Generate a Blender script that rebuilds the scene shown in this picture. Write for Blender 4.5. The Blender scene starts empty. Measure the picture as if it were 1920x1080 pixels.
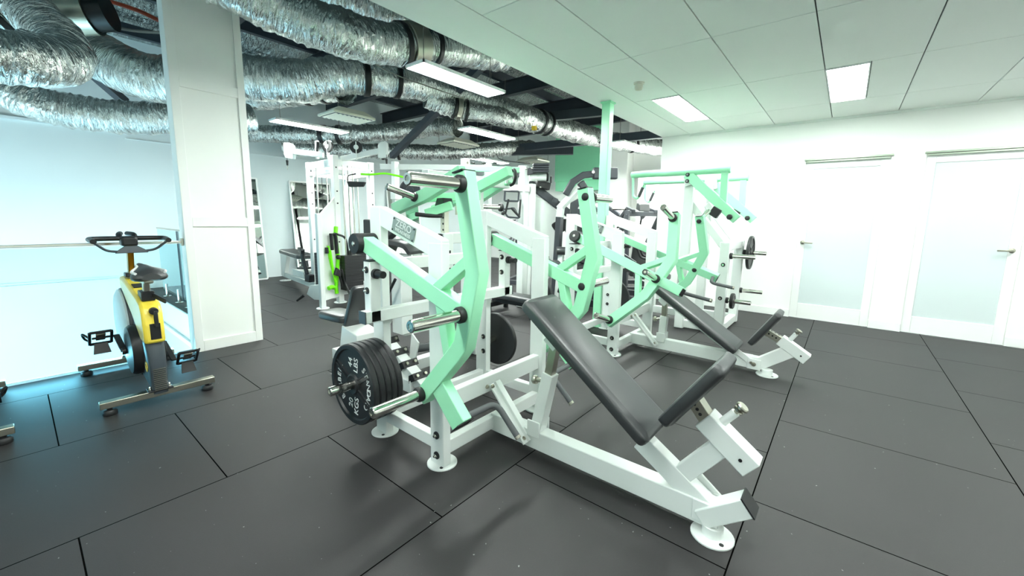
import bpy, bmesh, math, random
from mathutils import Vector, Matrix, noise
V = Vector
PI = math.pi
SC = bpy.context.scene
COL = SC.collection
random.seed(7)

# ------------------------------------------------------------------ camera
cam_data = bpy.data.cameras.new('camera')
cam = bpy.data.objects.new('camera', cam_data)
COL.objects.link(cam)
yaw, pitch, roll = math.radians(39.187), math.radians(8.2116), math.radians(-0.9141)
fw = V((-math.sin(yaw)*math.cos(pitch), math.cos(yaw)*math.cos(pitch), -math.sin(pitch)))
r0 = V((math.cos(yaw), math.sin(yaw), 0)); d0 = fw.cross(r0)
rt = math.cos(roll)*r0 + math.sin(roll)*d0
dn = -math.sin(roll)*r0 + math.cos(roll)*d0
m = Matrix.Identity(4)
for i in range(3):
    m[i][0], m[i][1], m[i][2] = rt[i], -dn[i], -fw[i]
m[0][3], m[1][3], m[2][3] = 0, 0, 1.27
cam.matrix_world = m
cam_data.sensor_width = 36
cam_data.lens = 763.06/1920*36
cam_data.shift_y = -19.67/1920
cam_data.clip_start = 0.05
SC.camera = cam

# ------------------------------------------------------------------ world, exposure
world = bpy.data.worlds.new('world'); SC.world = world; world.use_nodes = True
bg = world.node_tree.nodes['Background']
bg.inputs[0].default_value = (0.86, 1.0, 0.95, 1); bg.inputs[1].default_value = 0.25
vs = SC.view_settings
vs.view_transform = 'Standard'; vs.look = 'None'; vs.gamma = 1; vs.use_curve_mapping = False
vs.exposure = 2.33
LED = 9.6           # emission strength of the ceiling LED panels
LEDH = 27.5          # of the hanging ones
LEDC = (0.93, 1.0, 0.955)

def area_light(name, loc, rot, sx, sy, power, color):
    l = bpy.data.lights.new(name, 'AREA'); l.shape = 'RECTANGLE'; l.size = sx; l.size_y = sy
    l.energy = power; l.color = color
    o = bpy.data.objects.new(name, l); o.location = loc; o.rotation_euler = rot; COL.objects.link(o)
    return o
# white lamp of the lower level, fixed under the slab edge
area_light('lower_level_lamp', (-4.75, -1.2, -0.75), (0, math.radians(62), 0), 0.3, 4.0, 38, (1.0, 0.99, 0.97))
area_light('void_tint_light', (-6.6, -1.0, -2.6), (math.radians(180), 0, 0), 2.0, 3.0, 26, (0.22, 0.74, 1.0))  # unseen blue light added to tint the duct undersides and left wall
# unseen fill light added behind the door wall end to brighten the far wall
area_light('far_wall_fill', (-2.85, 8.5, 2.5), (0, 0, 0), 0.3, 1.2, 42, LEDC)
# light added along the glass foot for the cyan glow on the floor
area_light('floor_glow_light', (-4.575, -1.2, 0.10), (0, math.radians(-55), 0), 0.03, 4.2, 5.5, (0.2, 0.74, 1.0))

# ------------------------------------------------------------------ materials
def lin(h):
    h = h.lstrip('#'); c = [int(h[i:i+2], 16)/255 for i in (0, 2, 4)]
    return tuple(x/12.92 if x <= .04045 else ((x+.055)/1.055)**2.4 for x in c) + (1,)
def new_mat(name):
    mt = bpy.data.materials.new(name); mt.use_nodes = True
    nt = mt.node_tree; b = nt.nodes['Principled BSDF']
    return mt, nt, b
def mat(name, col, rough=.4, metal=0., var=.06, scale=14., bump=0., bscale=200., coat=0., spec=.5):
    mt, nt, b = new_mat(name)
    c = lin(col)
    tc = nt.nodes.new('ShaderNodeTexCoord')
    nz = nt.nodes.new('ShaderNodeTexNoise'); nz.inputs['Scale'].default_value = scale; nz.inputs['Detail'].default_value = 4
    nt.links.new(tc.outputs['Object'], nz.inputs['Vector'])
    mx = nt.nodes.new('ShaderNodeMix'); mx.data_type = 'RGBA'
    mx.inputs[6].default_value = tuple(x*(1-var) for x in c[:3]) + (1,)
    mx.inputs[7].default_value = tuple(min(1, x*(1+var)) for x in c[:3]) + (1,)
    nt.links.new(nz.outputs['Fac'], mx.inputs[0]); nt.links.new(mx.outputs[2], b.inputs['Base Color'])
    b.inputs['Roughness'].default_value = rough; b.inputs['Metallic'].default_value = metal
    b.inputs['Specular IOR Level'].default_value = spec
    if coat: b.inputs['Coat Weight'].default_value = coat; b.inputs['Coat Roughness'].default_value = .15
    if bump:
        n2 = nt.nodes.new('ShaderNodeTexNoise'); n2.inputs['Scale'].default_value = bscale; n2.inputs['Detail'].default_value = 3
        nt.links.new(tc.outputs['Object'], n2.inputs['Vector'])
        bp = nt.nodes.new('ShaderNodeBump'); bp.inputs['Strength'].default_value = bump; bp.inputs['Distance'].default_value = .004
        nt.links.new(n2.outputs['Fac'], bp.inputs['Height']); nt.links.new(bp.outputs[0], b.inputs['Normal'])
    return mt
def emit_mat(name, col, strength):
    mt, nt, b = new_mat(name)
    tc = nt.nodes.new('ShaderNodeTexCoord'); nz = nt.nodes.new('ShaderNodeTexNoise'); nz.inputs['Scale'].default_value = 3
    nt.links.new(tc.outputs['Object'], nz.inputs['Vector'])
    mr = nt.nodes.new('ShaderNodeMapRange'); mr.inputs[3].default_value = strength*.97; mr.inputs[4].default_value = strength*1.03
    nt.links.new(nz.outputs['Fac'], mr.inputs[0])
    b.inputs['Base Color'].default_value = (.8, .8, .8, 1)
    b.inputs['Emission Color'].default_value = tuple(col) + (1,)
    nt.links.new(mr.outputs[0], b.inputs['Emission Strength'])
    return mt

M = {}
M['white'] = mat('white_powder_coat', '#dfe4e1', .32, var=.015)
M['mint'] = mat('mint_powder_coat', '#a0e7bc', .33, var=.03)
M['vinyl'] = mat('black_vinyl', '#2c2e30', .40, var=.1, spec=.9, bump=.12, bscale=260)
M['rubber'] = mat('black_rubber', '#161719', .5, var=.15)
M['plastic'] = mat('black_plastic', '#1b1c1f', .38, var=.12)
M['iron'] = mat('black_cast_iron', '#1e1f21', .45, var=.15, bump=.15, bscale=320)
M['char'] = mat('charcoal_powder_coat', '#3a3d43', .4, var=.08)
M['grip'] = mat('dark_grey_foam_grip', '#55585a', .6, var=.1, bump=.2, bscale=400)
M['chrome'] = mat('chrome', '#d9d6cf', .12, metal=1., var=.03)
M['steel'] = mat('brushed_steel', '#b6b4a6', .3, metal=1., var=.06)
M['gold'] = mat('bronze_steel', '#9a7428', .3, metal=1., var=.1)
M['wall'] = mat('white_wall_paint', '#f1f3ef', .6, var=.012, scale=3)
M['dimwall'] = mat('dimmed_wall_paint', '#d3dfe0', .6, var=.012, scale=3)  # wall white made bluer and darker in place of dim, cold light
M['wallmint'] = mat('mint_wall_paint', '#8fe0b4', .6, var=.03, scale=3)
M['ceiltile'] = mat('ceiling_tile', '#f0f5f0', .7, var=.02, scale=2, bump=.04, bscale=120)
M['gap'] = mat('dark_ceiling_backing', '#4a524e', .8)  # dark backing sheet seen through the tile joints
M['door'] = mat('white_door_paint', '#f1f3f1', .4, var=.01)
M['frost'] = mat('frosted_glass', '#d3dedf', .25, var=.02, scale=2)
M['alu'] = mat('grey_green_aluminium', '#a9b5a4', .35, metal=.6, var=.05)
M['dark'] = mat('dark_roof_steel', '#2b3138', .55, var=.2, scale=6)
M['slate'] = mat('slate_blue_steel', '#343c45', .5, var=.15, scale=6)
M['band'] = mat('black_duct_tape', '#0b0b0d', .45, var=.3)
M['lime'] = mat('lime_green_rubber', '#7bf00a', .4, var=.1)
M['yellow'] = mat('yellow_paint', '#f2d84a', .3, var=.04, coat=.4)
M['bikegrey'] = mat('dark_grey_bike_plastic', '#3c444b', .4, var=.1)
M['bikeblue'] = mat('pale_blue_grey_disc', '#cbdde4', .3, var=.06)
M['red'] = mat('orange_red_pipe_paint', '#b8421a', .4, var=.1)
M['cable'] = mat('grey_cable', '#77756f', .5, var=.1)
M['ivory'] = mat('ivory_plastic', '#d8d8c8', .4, var=.03)
M['plate_silver'] = mat('grey_name_plate', '#8d9894', .35, metal=.3, var=.05)
M['print'] = mat('white_print', '#d8dcda', .5, var=.03)
M['yellowlabel'] = mat('yellow_tag', '#e0b81e', .5, var=.05)
M['navy'] = mat('blue_print', '#2c3f7a', .5, var=.1)
M['mirror'] = mat('mirror_glass', '#e6ece8', .02, metal=1., var=.005)
M['led'] = emit_mat('led_diffuser', LEDC, LED)
M['ledh'] = emit_mat('hanging_led_diffuser', LEDC, LEDH)

def glass_mat():
    mt, nt, b = new_mat('balustrade_glass')
    out = nt.nodes['Material Output']
    tr = nt.nodes.new('ShaderNodeBsdfTransparent')
    gl = nt.nodes.new('ShaderNodeBsdfGlossy'); gl.inputs['Roughness'].default_value = .02
    fr = nt.nodes.new('ShaderNodeFresnel'); fr.inputs['IOR'].default_value = 1.22
    tc = nt.nodes.new('ShaderNodeTexCoord'); nz = nt.nodes.new('ShaderNodeTexNoise'); nz.inputs['Scale'].default_value = 1.5
    nt.links.new(tc.outputs['Object'], nz.inputs['Vector'])
    mx = nt.nodes.new('ShaderNodeMix'); mx.data_type = 'RGBA'
    mx.inputs[6].default_value = (.80, .93, .95, 1); mx.inputs[7].default_value = (.85, .95, .965, 1)
    nt.links.new(nz.outputs['Fac'], mx.inputs[0]); nt.links.new(mx.outputs[2], tr.inputs[0])
    ms = nt.nodes.new('ShaderNodeMixShader')
    ge = nt.nodes.new('ShaderNodeNewGeometry'); fm = nt.nodes.new('ShaderNodeMath'); fm.operation = 'SUBTRACT'; fm.use_clamp = True
    nt.links.new(fr.outputs[0], fm.inputs[0]); nt.links.new(ge.outputs['Backfacing'], fm.inputs[1])
    nt.links.new(fm.outputs[0], ms.inputs[0]); nt.links.new(tr.outputs[0], ms.inputs[1]); nt.links.new(gl.outputs[0], ms.inputs[2])
    nt.links.new(ms.outputs[0], out.inputs['Surface'])
    return mt
M['glass'] = glass_mat()

def foil_mat(name, uv=True, base='#e4e7e4', rough=.15, su=34., sv=2.6, strength=1., dist=.05):
    mt, nt, b = new_mat(name)
    tc = nt.nodes.new('ShaderNodeTexCoord')
    mp = nt.nodes.new('ShaderNodeMapping'); mp.inputs['Scale'].default_value = (su, sv, sv if not uv else 1)
    nt.links.new(tc.outputs['UV' if uv else 'Object'], mp.inputs['Vector'])
    n1 = nt.nodes.new('ShaderNodeTexNoise'); n1.inputs['Scale'].default_value = 1.; n1.inputs['Detail'].default_value = 5; n1.inputs['Distortion'].default_value = .8
    nt.links.new(mp.outputs[0], n1.inputs['Vector'])
    bp = nt.nodes.new('ShaderNodeBump'); bp.inputs['Strength'].default_value = strength; bp.inputs['Distance'].default_value = dist
    nt.links.new(n1.outputs['Fac'], bp.inputs['Height']); nt.links.new(bp.outputs[0], b.inputs['Normal'])
    mx = nt.nodes.new('ShaderNodeMix'); mx.data_type = 'RGBA'; c = lin(base)
    mx.inputs[6].default_value = tuple(x*.8 for x in c[:3]) + (1,); mx.inputs[7].default_value = c
    nt.links.new(n1.outputs['Fac'], mx.inputs[0]); nt.links.new(mx.outputs[2], b.inputs['Base Color'])
    b.inputs['Metallic'].default_value = 1.; b.inputs['Roughness'].default_value = rough
    return mt
M['foil'] = foil_mat('crinkled_duct_foil')
M['deck'] = foil_mat('roof_foil_blanket', uv=False, base='#c4cac8', rough=.25, su=2.2, sv=22., strength=1., dist=.1)

def floor_mat():
    mt, nt, b = new_mat('black_rubber_floor_mats')
    tc = nt.nodes.new('ShaderNodeTexCoord')
    sp = nt.nodes.new('ShaderNodeSeparateXYZ'); nt.links.new(tc.outputs['Object'], sp.inputs[0])
    ax = nt.nodes.new('ShaderNodeMath'); ax.operation = 'ADD'; ax.inputs[1].default_value = 40 - .783
    ay = nt.nodes.new('ShaderNodeMath'); ay.operation = 'ADD'; ay.inputs[1].default_value = 40 - .045
    nt.links.new(sp.outputs[0], ax.inputs[0]); nt.links.new(sp.outputs[1], ay.inputs[0])
    cb = nt.nodes.new('ShaderNodeCombineXYZ'); nt.links.new(ay.outputs[0], cb.inputs[0]); nt.links.new(ax.outputs[0], cb.inputs[1])
    br = nt.nodes.new('ShaderNodeTexBrick'); br.offset = .5; br.offset_frequency = 2
    br.inputs['Scale'].default_value = 1; br.inputs['Brick Width'].default_value = 1; br.inputs['Row Height'].default_value = 1
    br.inputs['Mortar Size'].default_value = .0034; br.inputs['Mortar Smooth'].default_value = .3; br.inputs['Bias'].default_value = 0
    br.inputs['Color1'].default_value = lin('#252324'); br.inputs['Color2'].default_value = lin('#292728'); br.inputs['Mortar'].default_value = lin('#080808')
    nt.links.new(cb.outputs[0], br.inputs['Vector'])
    nz = nt.nodes.new('ShaderNodeTexNoise'); nz.inputs['Scale'].default_value = 1.1; nz.inputs['Detail'].default_value = 6
    nt.links.new(tc.outputs['Object'], nz.inputs['Vector'])
    sk = nt.nodes.new('ShaderNodeTexNoise'); sk.inputs['Scale'].default_value = 55; sk.inputs['Detail'].default_value = 1
    nt.links.new(tc.outputs['Object'], sk.inputs['Vector'])
    rp = nt.nodes.new('ShaderNodeValToRGB'); rp.color_ramp.elements[0].position = .775; rp.color_ramp.elements[1].position = .80
    nt.links.new(sk.outputs['Fac'], rp.inputs[0])
    mx = nt.nodes.new('ShaderNodeMix'); mx.data_type = 'RGBA'; mx.blend_type = 'MULTIPLY'; mx.inputs[0].default_value = 1
    mr = nt.nodes.new('ShaderNodeMapRange'); mr.inputs[1].default_value = .3; mr.inputs[2].default_value = .7; mr.inputs[3].default_value = .82; mr.inputs[4].default_value = 1.15
    nt.links.new(nz.outputs['Fac'], mr.inputs[0])
    nt.links.new(br.outputs['Color'], mx.inputs[6]); nt.links.new(mr.outputs[0], mx.inputs[7])
    m2 = nt.nodes.new('ShaderNodeMix'); m2.data_type = 'RGBA'; m2.inputs[7].default_value = lin('#7d807c')
    nt.links.new(rp.outputs[0], m2.inputs[0]); nt.links.new(mx.outputs[2], m2.inputs[6])
    nt.links.new(m2.outputs[2], b.inputs['Base Color'])
    r2 = nt.nodes.new('ShaderNodeMapRange'); r2.inputs[3].default_value = .48; r2.inputs[4].default_value = .62
    nt.links.new(nz.outputs['Fac'], r2.inputs[0]); nt.links.new(r2.outputs[0], b.inputs['Roughness'])
    sv = nt.nodes.new('ShaderNodeMapRange'); sv.inputs[3].default_value = .5; sv.inputs[4].default_value = 0
    nt.links.new(br.outputs['Fac'], sv.inputs[0]); nt.links.new(sv.outputs[0], b.inputs['Specular IOR Level'])
    fn = nt.nodes.new('ShaderNodeTexNoise'); fn.inputs['Scale'].default_value = 320
    nt.links.new(tc.outputs['Object'], fn.inputs['Vector'])
    ad = nt.nodes.new('ShaderNodeMath'); ad.operation = 'SUBTRACT'
    ml = nt.nodes.new('ShaderNodeMath'); ml.operation = 'MULTIPLY'; ml.inputs[1].default_value = .25
    nt.links.new(fn.outputs['Fac'], ml.inputs[0]); nt.links.new(ml.outputs[0], ad.inputs[0]); nt.links.new(br.outputs['Fac'], ad.inputs[1])
    bp = nt.nodes.new('ShaderNodeBump'); bp.inputs['Strength'].default_value = .6; bp.inputs['Distance'].default_value = .004
    nt.links.new(ad.outputs[0], bp.inputs['Height']); nt.links.new(bp.outputs[0], b.inputs['Normal'])
    return mt
M['floor'] = floor_mat()

# ------------------------------------------------------------------ mesh builder
def basis(d, up=(0, 0, 1)):
    d = V(d).normalized(); up = V(up)
    if abs(d.dot(up.normalized())) > .999: up = V((1, 0, 0)) if abs(d.x) < .9 else V((0, 1, 0))
    s = d.cross(up).normalized(); u = s.cross(d).normalized()
    return d, s, u
class MB:
    def __init__(self): self.v = []; self.f = []; self.mi = 0; self.uv = {}
    def face(self, idx, smooth=False): self.f.append((tuple(idx), self.mi, smooth))
    def add(self, pts): n = len(self.v); self.v += [V(p) for p in pts]; return n
    def loft(self, rings, smooth=True, cap=True, closed=False):
        n = len(rings[0]); st = [self.add(r) for r in rings]
        pairs = list(zip(st[:-1], st[1:])) + ([(st[-1], st[0])] if closed else [])
        for a, b in pairs:
            for i in range(n):
                j = (i+1) % n
                self.face((a+i, a+j, b+j, b+i), smooth)
        if cap and not closed:
            self.face(tuple(st[0]+i for i in reversed(range(n)))); self.face(tuple(st[-1]+i for i in range(n)))
        return self
    def box(self, x0, x1, y0, y1, z0, z1):
        a = [(x0,y0),(x1,y0),(x1,y1),(x0,y1)]
        return self.loft([[(x,y,z0) for x,y in a], [(x,y,z1) for x,y in a]], False)
    def bar(self, p, q, w, h, up=(0, 0, 1)):
        p, q = V(p), V(q); d, s, u = basis(q-p, up)
        o = [(-w/2,-h/2),(w/2,-h/2),(w/2,h/2),(-w/2,h/2)]
        return self.loft([[c + s*a + u*b for a, b in o] for c in (p, q)], False)
    def cyl(self, p, q, r0, r1=None, n=20, smooth=True, cap=True):
        p, q = V(p), V(q); r1 = r0 if r1 is None else r1; d, s, u = basis(q-p)
        return self.loft([[c + (s*math.cos(t)+u*math.sin(t))*r for t in [2*PI*i/n for i in range(n)]] for c, r in ((p, r0), (q, r1))], smooth, cap)
    def lathe(self, p, d, prof, n=32, smooth=True):
        p = V(p); d, s, u = basis(d)
        return self.loft([[p + d*t + (s*math.cos(a)+u*math.sin(a))*max(r, 1e-4) for a in [2*PI*i/n for i in range(n)]] for r, t in prof], smooth)
    def tube(self, pts, r, n=12, cap=True, uvlen=False):
        pts = [V(p) for p in pts]; rs = r if isinstance(r, (list, tuple)) else [r]*len(pts)
        tang = [(pts[min(i+1, len(pts)-1)] - pts[max(i-1, 0)]).normalized() for i in range(len(pts))]
        d, s, u = basis(tang[0]); rings = []
        for i, p in enumerate(pts):
            t = tang[i]; s = (s - t*s.dot(t)).normalized(); u = t.cross(s)
            rings.append([p + (s*math.cos(a)+u*math.sin(a))*rs[i] for a in [2*PI*k/n for k in range(n)]])
        return self.loft(rings, True, cap)
    def prism(self, poly, vec):
        vec = V(vec); poly = [V(p) for p in poly]
        return self.loft([poly, [p+vec for p in poly]], False)
    def sphere(self, c, r, n=14, sz=None):
        c = V(c); sz = sz or (1, 1, 1); k = n//2
        rings = [[c + V((math.sin(PI*j/k)*math.cos(2*PI*i/n)*r*sz[0], math.sin(PI*j/k)*math.sin(2*PI*i/n)*r*sz[1], math.cos(PI*j/k)*r*sz[2])) for i in range(n)] for j in range(1, k)]
        rings.reverse()
        return self.loft(rings, True)
    def rectpath(self, pts, nrm, w, t):
        """flat bar along a polyline in the plane across nrm, mitred: w in the plane, t across it"""
        pts = [V(p) for p in pts]; nrm = V(nrm).normalized(); rings = []
        for i, p in enumerate(pts):
            a = (pts[i]-pts[i-1]).normalized() if i else (pts[1]-pts[0]).normalized()
            b = (pts[i+1]-pts[i]).normalized() if i < len(pts)-1 else a
            sa, sb = a.cross(nrm), b.cross(nrm); mt = (sa+sb).normalized(); k = w/2/max(.3, mt.dot(sa))
            rings.append([p - mt*k - nrm*t/2, p + mt*k - nrm*t/2, p + mt*k + nrm*t/2, p - mt*k + nrm*t/2])
        return self.loft(rings, False)
    def cushion(self, c, ux, uy, L, W, T, rc=.04, re=.018):
        """upholstered pad: c centre of the underside, ux/uy its axes"""
        c = V(c); ux = V(ux).normalized(); uy = V(uy); uy = (uy - ux*uy.dot(ux)).normalized(); n = ux.cross(uy)
        def ring(ins, z):
            pts = []
            for sx, sy, a0 in ((1,1,0),(-1,1,PI/2),(-1,-1,PI),(1,-1,1.5*PI)):
                for k in range(6):
                    a = a0 + PI/2*k/5; r = max(rc-ins, .002)
                    pts.append(c + ux*(sx*(L/2-rc)+r*math.cos(a)) + uy*(sy*(W/2-rc)+r*math.sin(a)) + n*z)
            return pts
        rr = [ring(re*.6, 0), ring(re*.15, re*.3), ring(0, re)]
        for k in range(5):
            a = PI/2*k/4; rr.append(ring(re*(1-math.cos(a)), T-re+re*math.sin(a)))
        rr.append(ring(min(W, L)*.28, T+.006))
        return self.loft(rr, True)
    def build(self, name, mats, parent=None, bevel=0, loc=None, label=None):
        off = V(loc) if loc is not None else V((0, 0, 0))
        if parent is not None:
            q = parent
            while q is not None: off = off + q.location; q = q.parent
        me = bpy.data.meshes.new(name)
        me.from_pydata([tuple(p-off) for p in self.v], [], [f[0] for f in self.f])
        if not isinstance(mats, (list, tuple)): mats = [mats]
        for mm in mats: me.materials.append(M[mm] if isinstance(mm, str) else mm)
        for pl, f in zip(me.polygons, self.f): pl.material_index = f[1]; pl.use_smooth = f[2]
        b2 = bmesh.new(); b2.from_mesh(me); bmesh.ops.recalc_face_normals(b2, faces=b2.faces); b2.to_mesh(me); b2.free()
        me.set_sharp_from_angle(angle=math.radians(40))
        o = bpy.data.objects.new(name, me); COL.objects.link(o)
        if parent is not None: o.parent = parent
        if loc is not None: o.location = loc
        if bevel:
            md = o.modifiers.new('bevel', 'BEVEL'); md.width = bevel; md.segments = 2; md.limit_method = 'ANGLE'; md.angle_limit = math.radians(40)
        if label: o['label'] = label
        return o
def tag(o, label, cat, group=None):
    o['label'] = label; o['category'] = cat
    if group: o['group'] = group
    return o
def thing(name, loc, label, cat, group=None):
    o = bpy.data.objects.new(name, None); o.empty_display_size = .1; COL.objects.link(o); o.location = loc
    return tag(o, label, cat, group)
def struct(name, mb, mt, bevel=0):
    o = mb.build(name, mt, None, bevel); o['kind'] = 'structure'; return o
def fillet(pts, r, n=6):
    pts = [V(p) for p in pts]; out = [pts[0]]
    for i in range(1, len(pts)-1):
        a, b, c = pts[i-1], pts[i], pts[i+1]; da, dc = (a-b), (c-b)
        k = min(r, da.length*.48, dc.length*.48); p0, p1 = b+da.normalized()*k, b+dc.normalized()*k
        for j in range(n+1):
            t = j/n; out.append(p0*(1-t)**2 + b*2*t*(1-t) + p1*t*t)
    return out + [pts[-1]]
def bezpath(pts, n=10):
    """smooth path through the points (Catmull-Rom)"""
    pts = [V(p) for p in pts]; q = [pts[0]*2-pts[1]] + pts + [pts[-1]*2-pts[-2]]; out = []
    for i in range(1, len(q)-2):
        for j in range(n):
            t = j/n; a, b, c, d = q[i-1], q[i], q[i+1], q[i+2]
            out.append(.5*((2*b) + (c-a)*t + (2*a-5*b+4*c-d)*t*t + (3*b-a-3*c+d)*t**3))
    return out + [pts[-1]]
def text_part(name, body, size, mtx, mt, parent, depth=.001, align='CENTER'):
    cu = bpy.data.curves.new(name, 'FONT'); cu.body = body; cu.size = size; cu.align_x = align; cu.align_y = 'CENTER'; cu.extrude = depth
    t = bpy.data.objects.new(name+'_tmp', cu); COL.objects.link(t)
    dg = bpy.context.evaluated_depsgraph_get(); dg.update()
    me = bpy.data.meshes.new_from_object(t.evaluated_get(dg)); bpy.data.objects.remove(t)
    off = V((0, 0, 0)); q = parent
    while q is not None: off = off + q.location; q = q.parent
    me.transform(Matrix.Translation(-off) @ mtx); me.materials.clear(); me.materials.append(M[mt])
    o = bpy.data.objects.new(name, me); COL.objects.link(o); o.parent = parent
    return o
def frame(o, x, y):
    """matrix with given origin and in-plane axes x, y"""
    x = V(x).normalized(); y = V(y); y = (y - x*y.dot(x)).normalized(); z = x.cross(y)
    mm = Matrix.Identity(4)
    for i in range(3): mm[i][0], mm[i][1], mm[i][2], mm[i][3] = x[i], y[i], z[i], o[i]
    return mm
def bolt(parent, p, d, r=.011, washer=.02):
    mb = MB(); p = V(p); d = V(d).normalized()
    mb.cyl(p - d*.002, p + d*.004, washer, n=18); mb.mi = 1
    mb.cyl(p + d*.002, p + d*.014, r, n=6, smooth=False); mb.cyl(p + d*.012, p + d*.02, r*.55, n=10)
    return mb.build('bolt', ['rubber', 'chrome'], parent)
def small_bolt(parent, p, d, r=.008):
    mb = MB(); p = V(p); d = V(d).normalized()
    mb.cyl(p - d*.002, p + d*.003, r*1.5, n=14); mb.cyl(p, p + d*.01, r, n=6, smooth=False)
    return mb.build('bolt', 'steel', parent)
def foot(parent, x, y, r=.078, name='foot_plate'):
    mb = MB(); mb.lathe((x, y, 0), (0, 0, 1), [(r, .001), (r, .007), (r-.003, .01)], 32)
    f = mb.build(name, 'white', parent)
    for a in (2.4, 5.5):
        h = MB(); h.cyl((x+math.cos(a)*r*.75, y+math.sin(a)*r*.75, .0095), (x+math.cos(a)*r*.75, y+math.sin(a)*r*.75, .0115), .009, n=12)
        h.build('bolt_hole', 'rubber', f)
    return f

# ------------------------------------------------------------------ the room
XL, XR, YB, YW, YF, ZR, ZC = -9.1, 3.0, -3.6, 6.66, 10.0, 4.0, 2.576
VX, VY, VZ = -4.62, 1.30, -2.9                     # edge of the stair void, its far side, its floor
mb = MB()
mb.box(VX, XR, YB, VY, -.25, 0); mb.box(XL, XR, VY, YW, -.25, 0); mb.box(XL, -2.4, YW, YF, -.25, 0)
struct('floor', mb, 'floor')
mb = MB(); mb.box(XL, VX+.02, YB, VY, VZ-.1, VZ); struct('floor_lower', mb, 'dimwall')
mb = MB(); mb.box(XL-.1, XL, YB, YF, VZ, ZR); struct('wall_left', mb, 'dimwall')
mb = MB(); mb.box(XL, VX, VY, VY+.1, VZ, -.25); mb.box(VX, VX+.1, YB, VY+.1, VZ, -.25); mb.box(XL, VX+.1, YB-.1, YB, VZ, -.25); struct('wall_void', mb, 'dimwall')
mb = MB(); mb.box(XL, XR, YB-.1, YB, 0, ZR); mb.box(XL, VX, YB-.1, YB, -.25, 0); struct('wall_rear', mb, 'wall')
mb = MB(); mb.box(XR, XR+.1, YB, YW, 0, ZR); struct('wall_side', mb, 'wall')
mb = MB(); mb.box(XL, -2.4, YF, YF+.1, 0, ZR); struct('wall_far', mb, 'wall')
mb = MB(); mb.box(-6.4, -4.95, YF-.35, YF, 2.3, ZR); mb.box(-6.4, -4.95, YF-.30, YF, 2.05, 2.3); struct('trim_1', mb, 'wallmint')
mb = MB(); mb.box(-4.95, -4.3, YF-.36, YF, 0, ZR); struct('trim_2', mb, 'wall')
mb = MB(); mb.box(-3.9, -2.4, YF-.6, YF, 0, 2.42); struct('trim_3', mb, 'wall')
# far side of the void: white slab nosing
mb = MB(); mb.box(XL, VX, VY-.02, VY, -.36, .02); mb.box(XL, VX, VY-.05, VY-.02, -.36, -.3); struct('trim_4', mb, 'door')
mb = MB(); mb.box(VX-.03, VX, YB, VY-.02, -.36, .012); struct('trim_5', mb, 'door')
# line of trim on the left wall
mb = MB(); mb.box(XL, XL+.02, YB, VY, .19, .215); mb.box(XL, XL+.012, YB, VY, .235, .25); struct('trim_6', mb, 'dimwall')
mb = MB(); mb.box(XL, XL+.05, YB, 1.3, 2.52, 2.56); mb.box(XL, XL+.02, YB, 1.35, 2.78, 2.80); struct('trim_7', mb, 'dimwall')
mb = MB(); mb.box(XL, XL+.012, 1.3, 9.6, 2.44, 2.452); struct('trim_8', mb, 'dimwall')

# door wall with three door recesses
doors = [(-.505, .316), (.61, 1.425), (1.62, 2.44)]; DT = 2.06
mb = MB(); xs = [-2.4] + [e for d in doors for e in d] + [XR]
for i in range(0, len(xs), 2): mb.box(xs[i], xs[i+1], YW-.02, YW+.1, 0, ZR)
for a, b in doors: mb.box(a, b, YW-.02, YW+.1, DT, ZR)
mb.box(-2.4, -2.3, YW, YF, 0, ZR)
struct('wall_right', mb, 'wall')
mb = MB()
for i in range(0, len(xs), 2): mb.box(xs[i], xs[i+1], YW-.035, YW-.02, 0, .1)
struct('baseboard_right', mb, 'door', .003)
for k, (a, b) in enumerate(doors):
    n = k+1
    mb = MB(); mb.box(a, b, YW+.02, YW+.06, .004, DT); d = struct('door_%d' % n, mb, 'door')
    mb = MB(); s = .085
    mb.box(a, a+s, YW, YW+.02, .004, DT); mb.box(b-s, b, YW, YW+.02, .004, DT); mb.box(a+s, b-s, YW, YW+.02, .004, .2); mb.box(a+s, b-s, YW, YW+.02, 1.97, DT)
    mb.build('door_frame', 'door', d, .003)
    mb = MB(); mb.box(a+s, b-s, YW+.012, YW+.02, .2, 1.97); mb.build('frosted_panel', 'frost', d)
    mb = MB(); mb.box(a-.015, b+.015, YW-.05, YW-.02, DT+.012, DT+.032); mb.box(a, b-.01, YW-.045, YW-.02, DT-.012, DT+.006); mb.build('door_track', 'alu', d, .002)
    hx = a+.06 if k == 0 else b-.06; sg = 1 if k == 0 else -1
    mb = MB(); mb.lathe((hx, YW, 1.02), (0, -1, 0), [(.026, 0), (.026, .008), (.012, .012), (.012, .04)], 20)
    mb.bar((hx-.008*sg, YW-.045, 1.02), (hx+.11*sg, YW-.045, 1.015), .014, .018); mb.build('door_handle', 'steel', d, .003)

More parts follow.
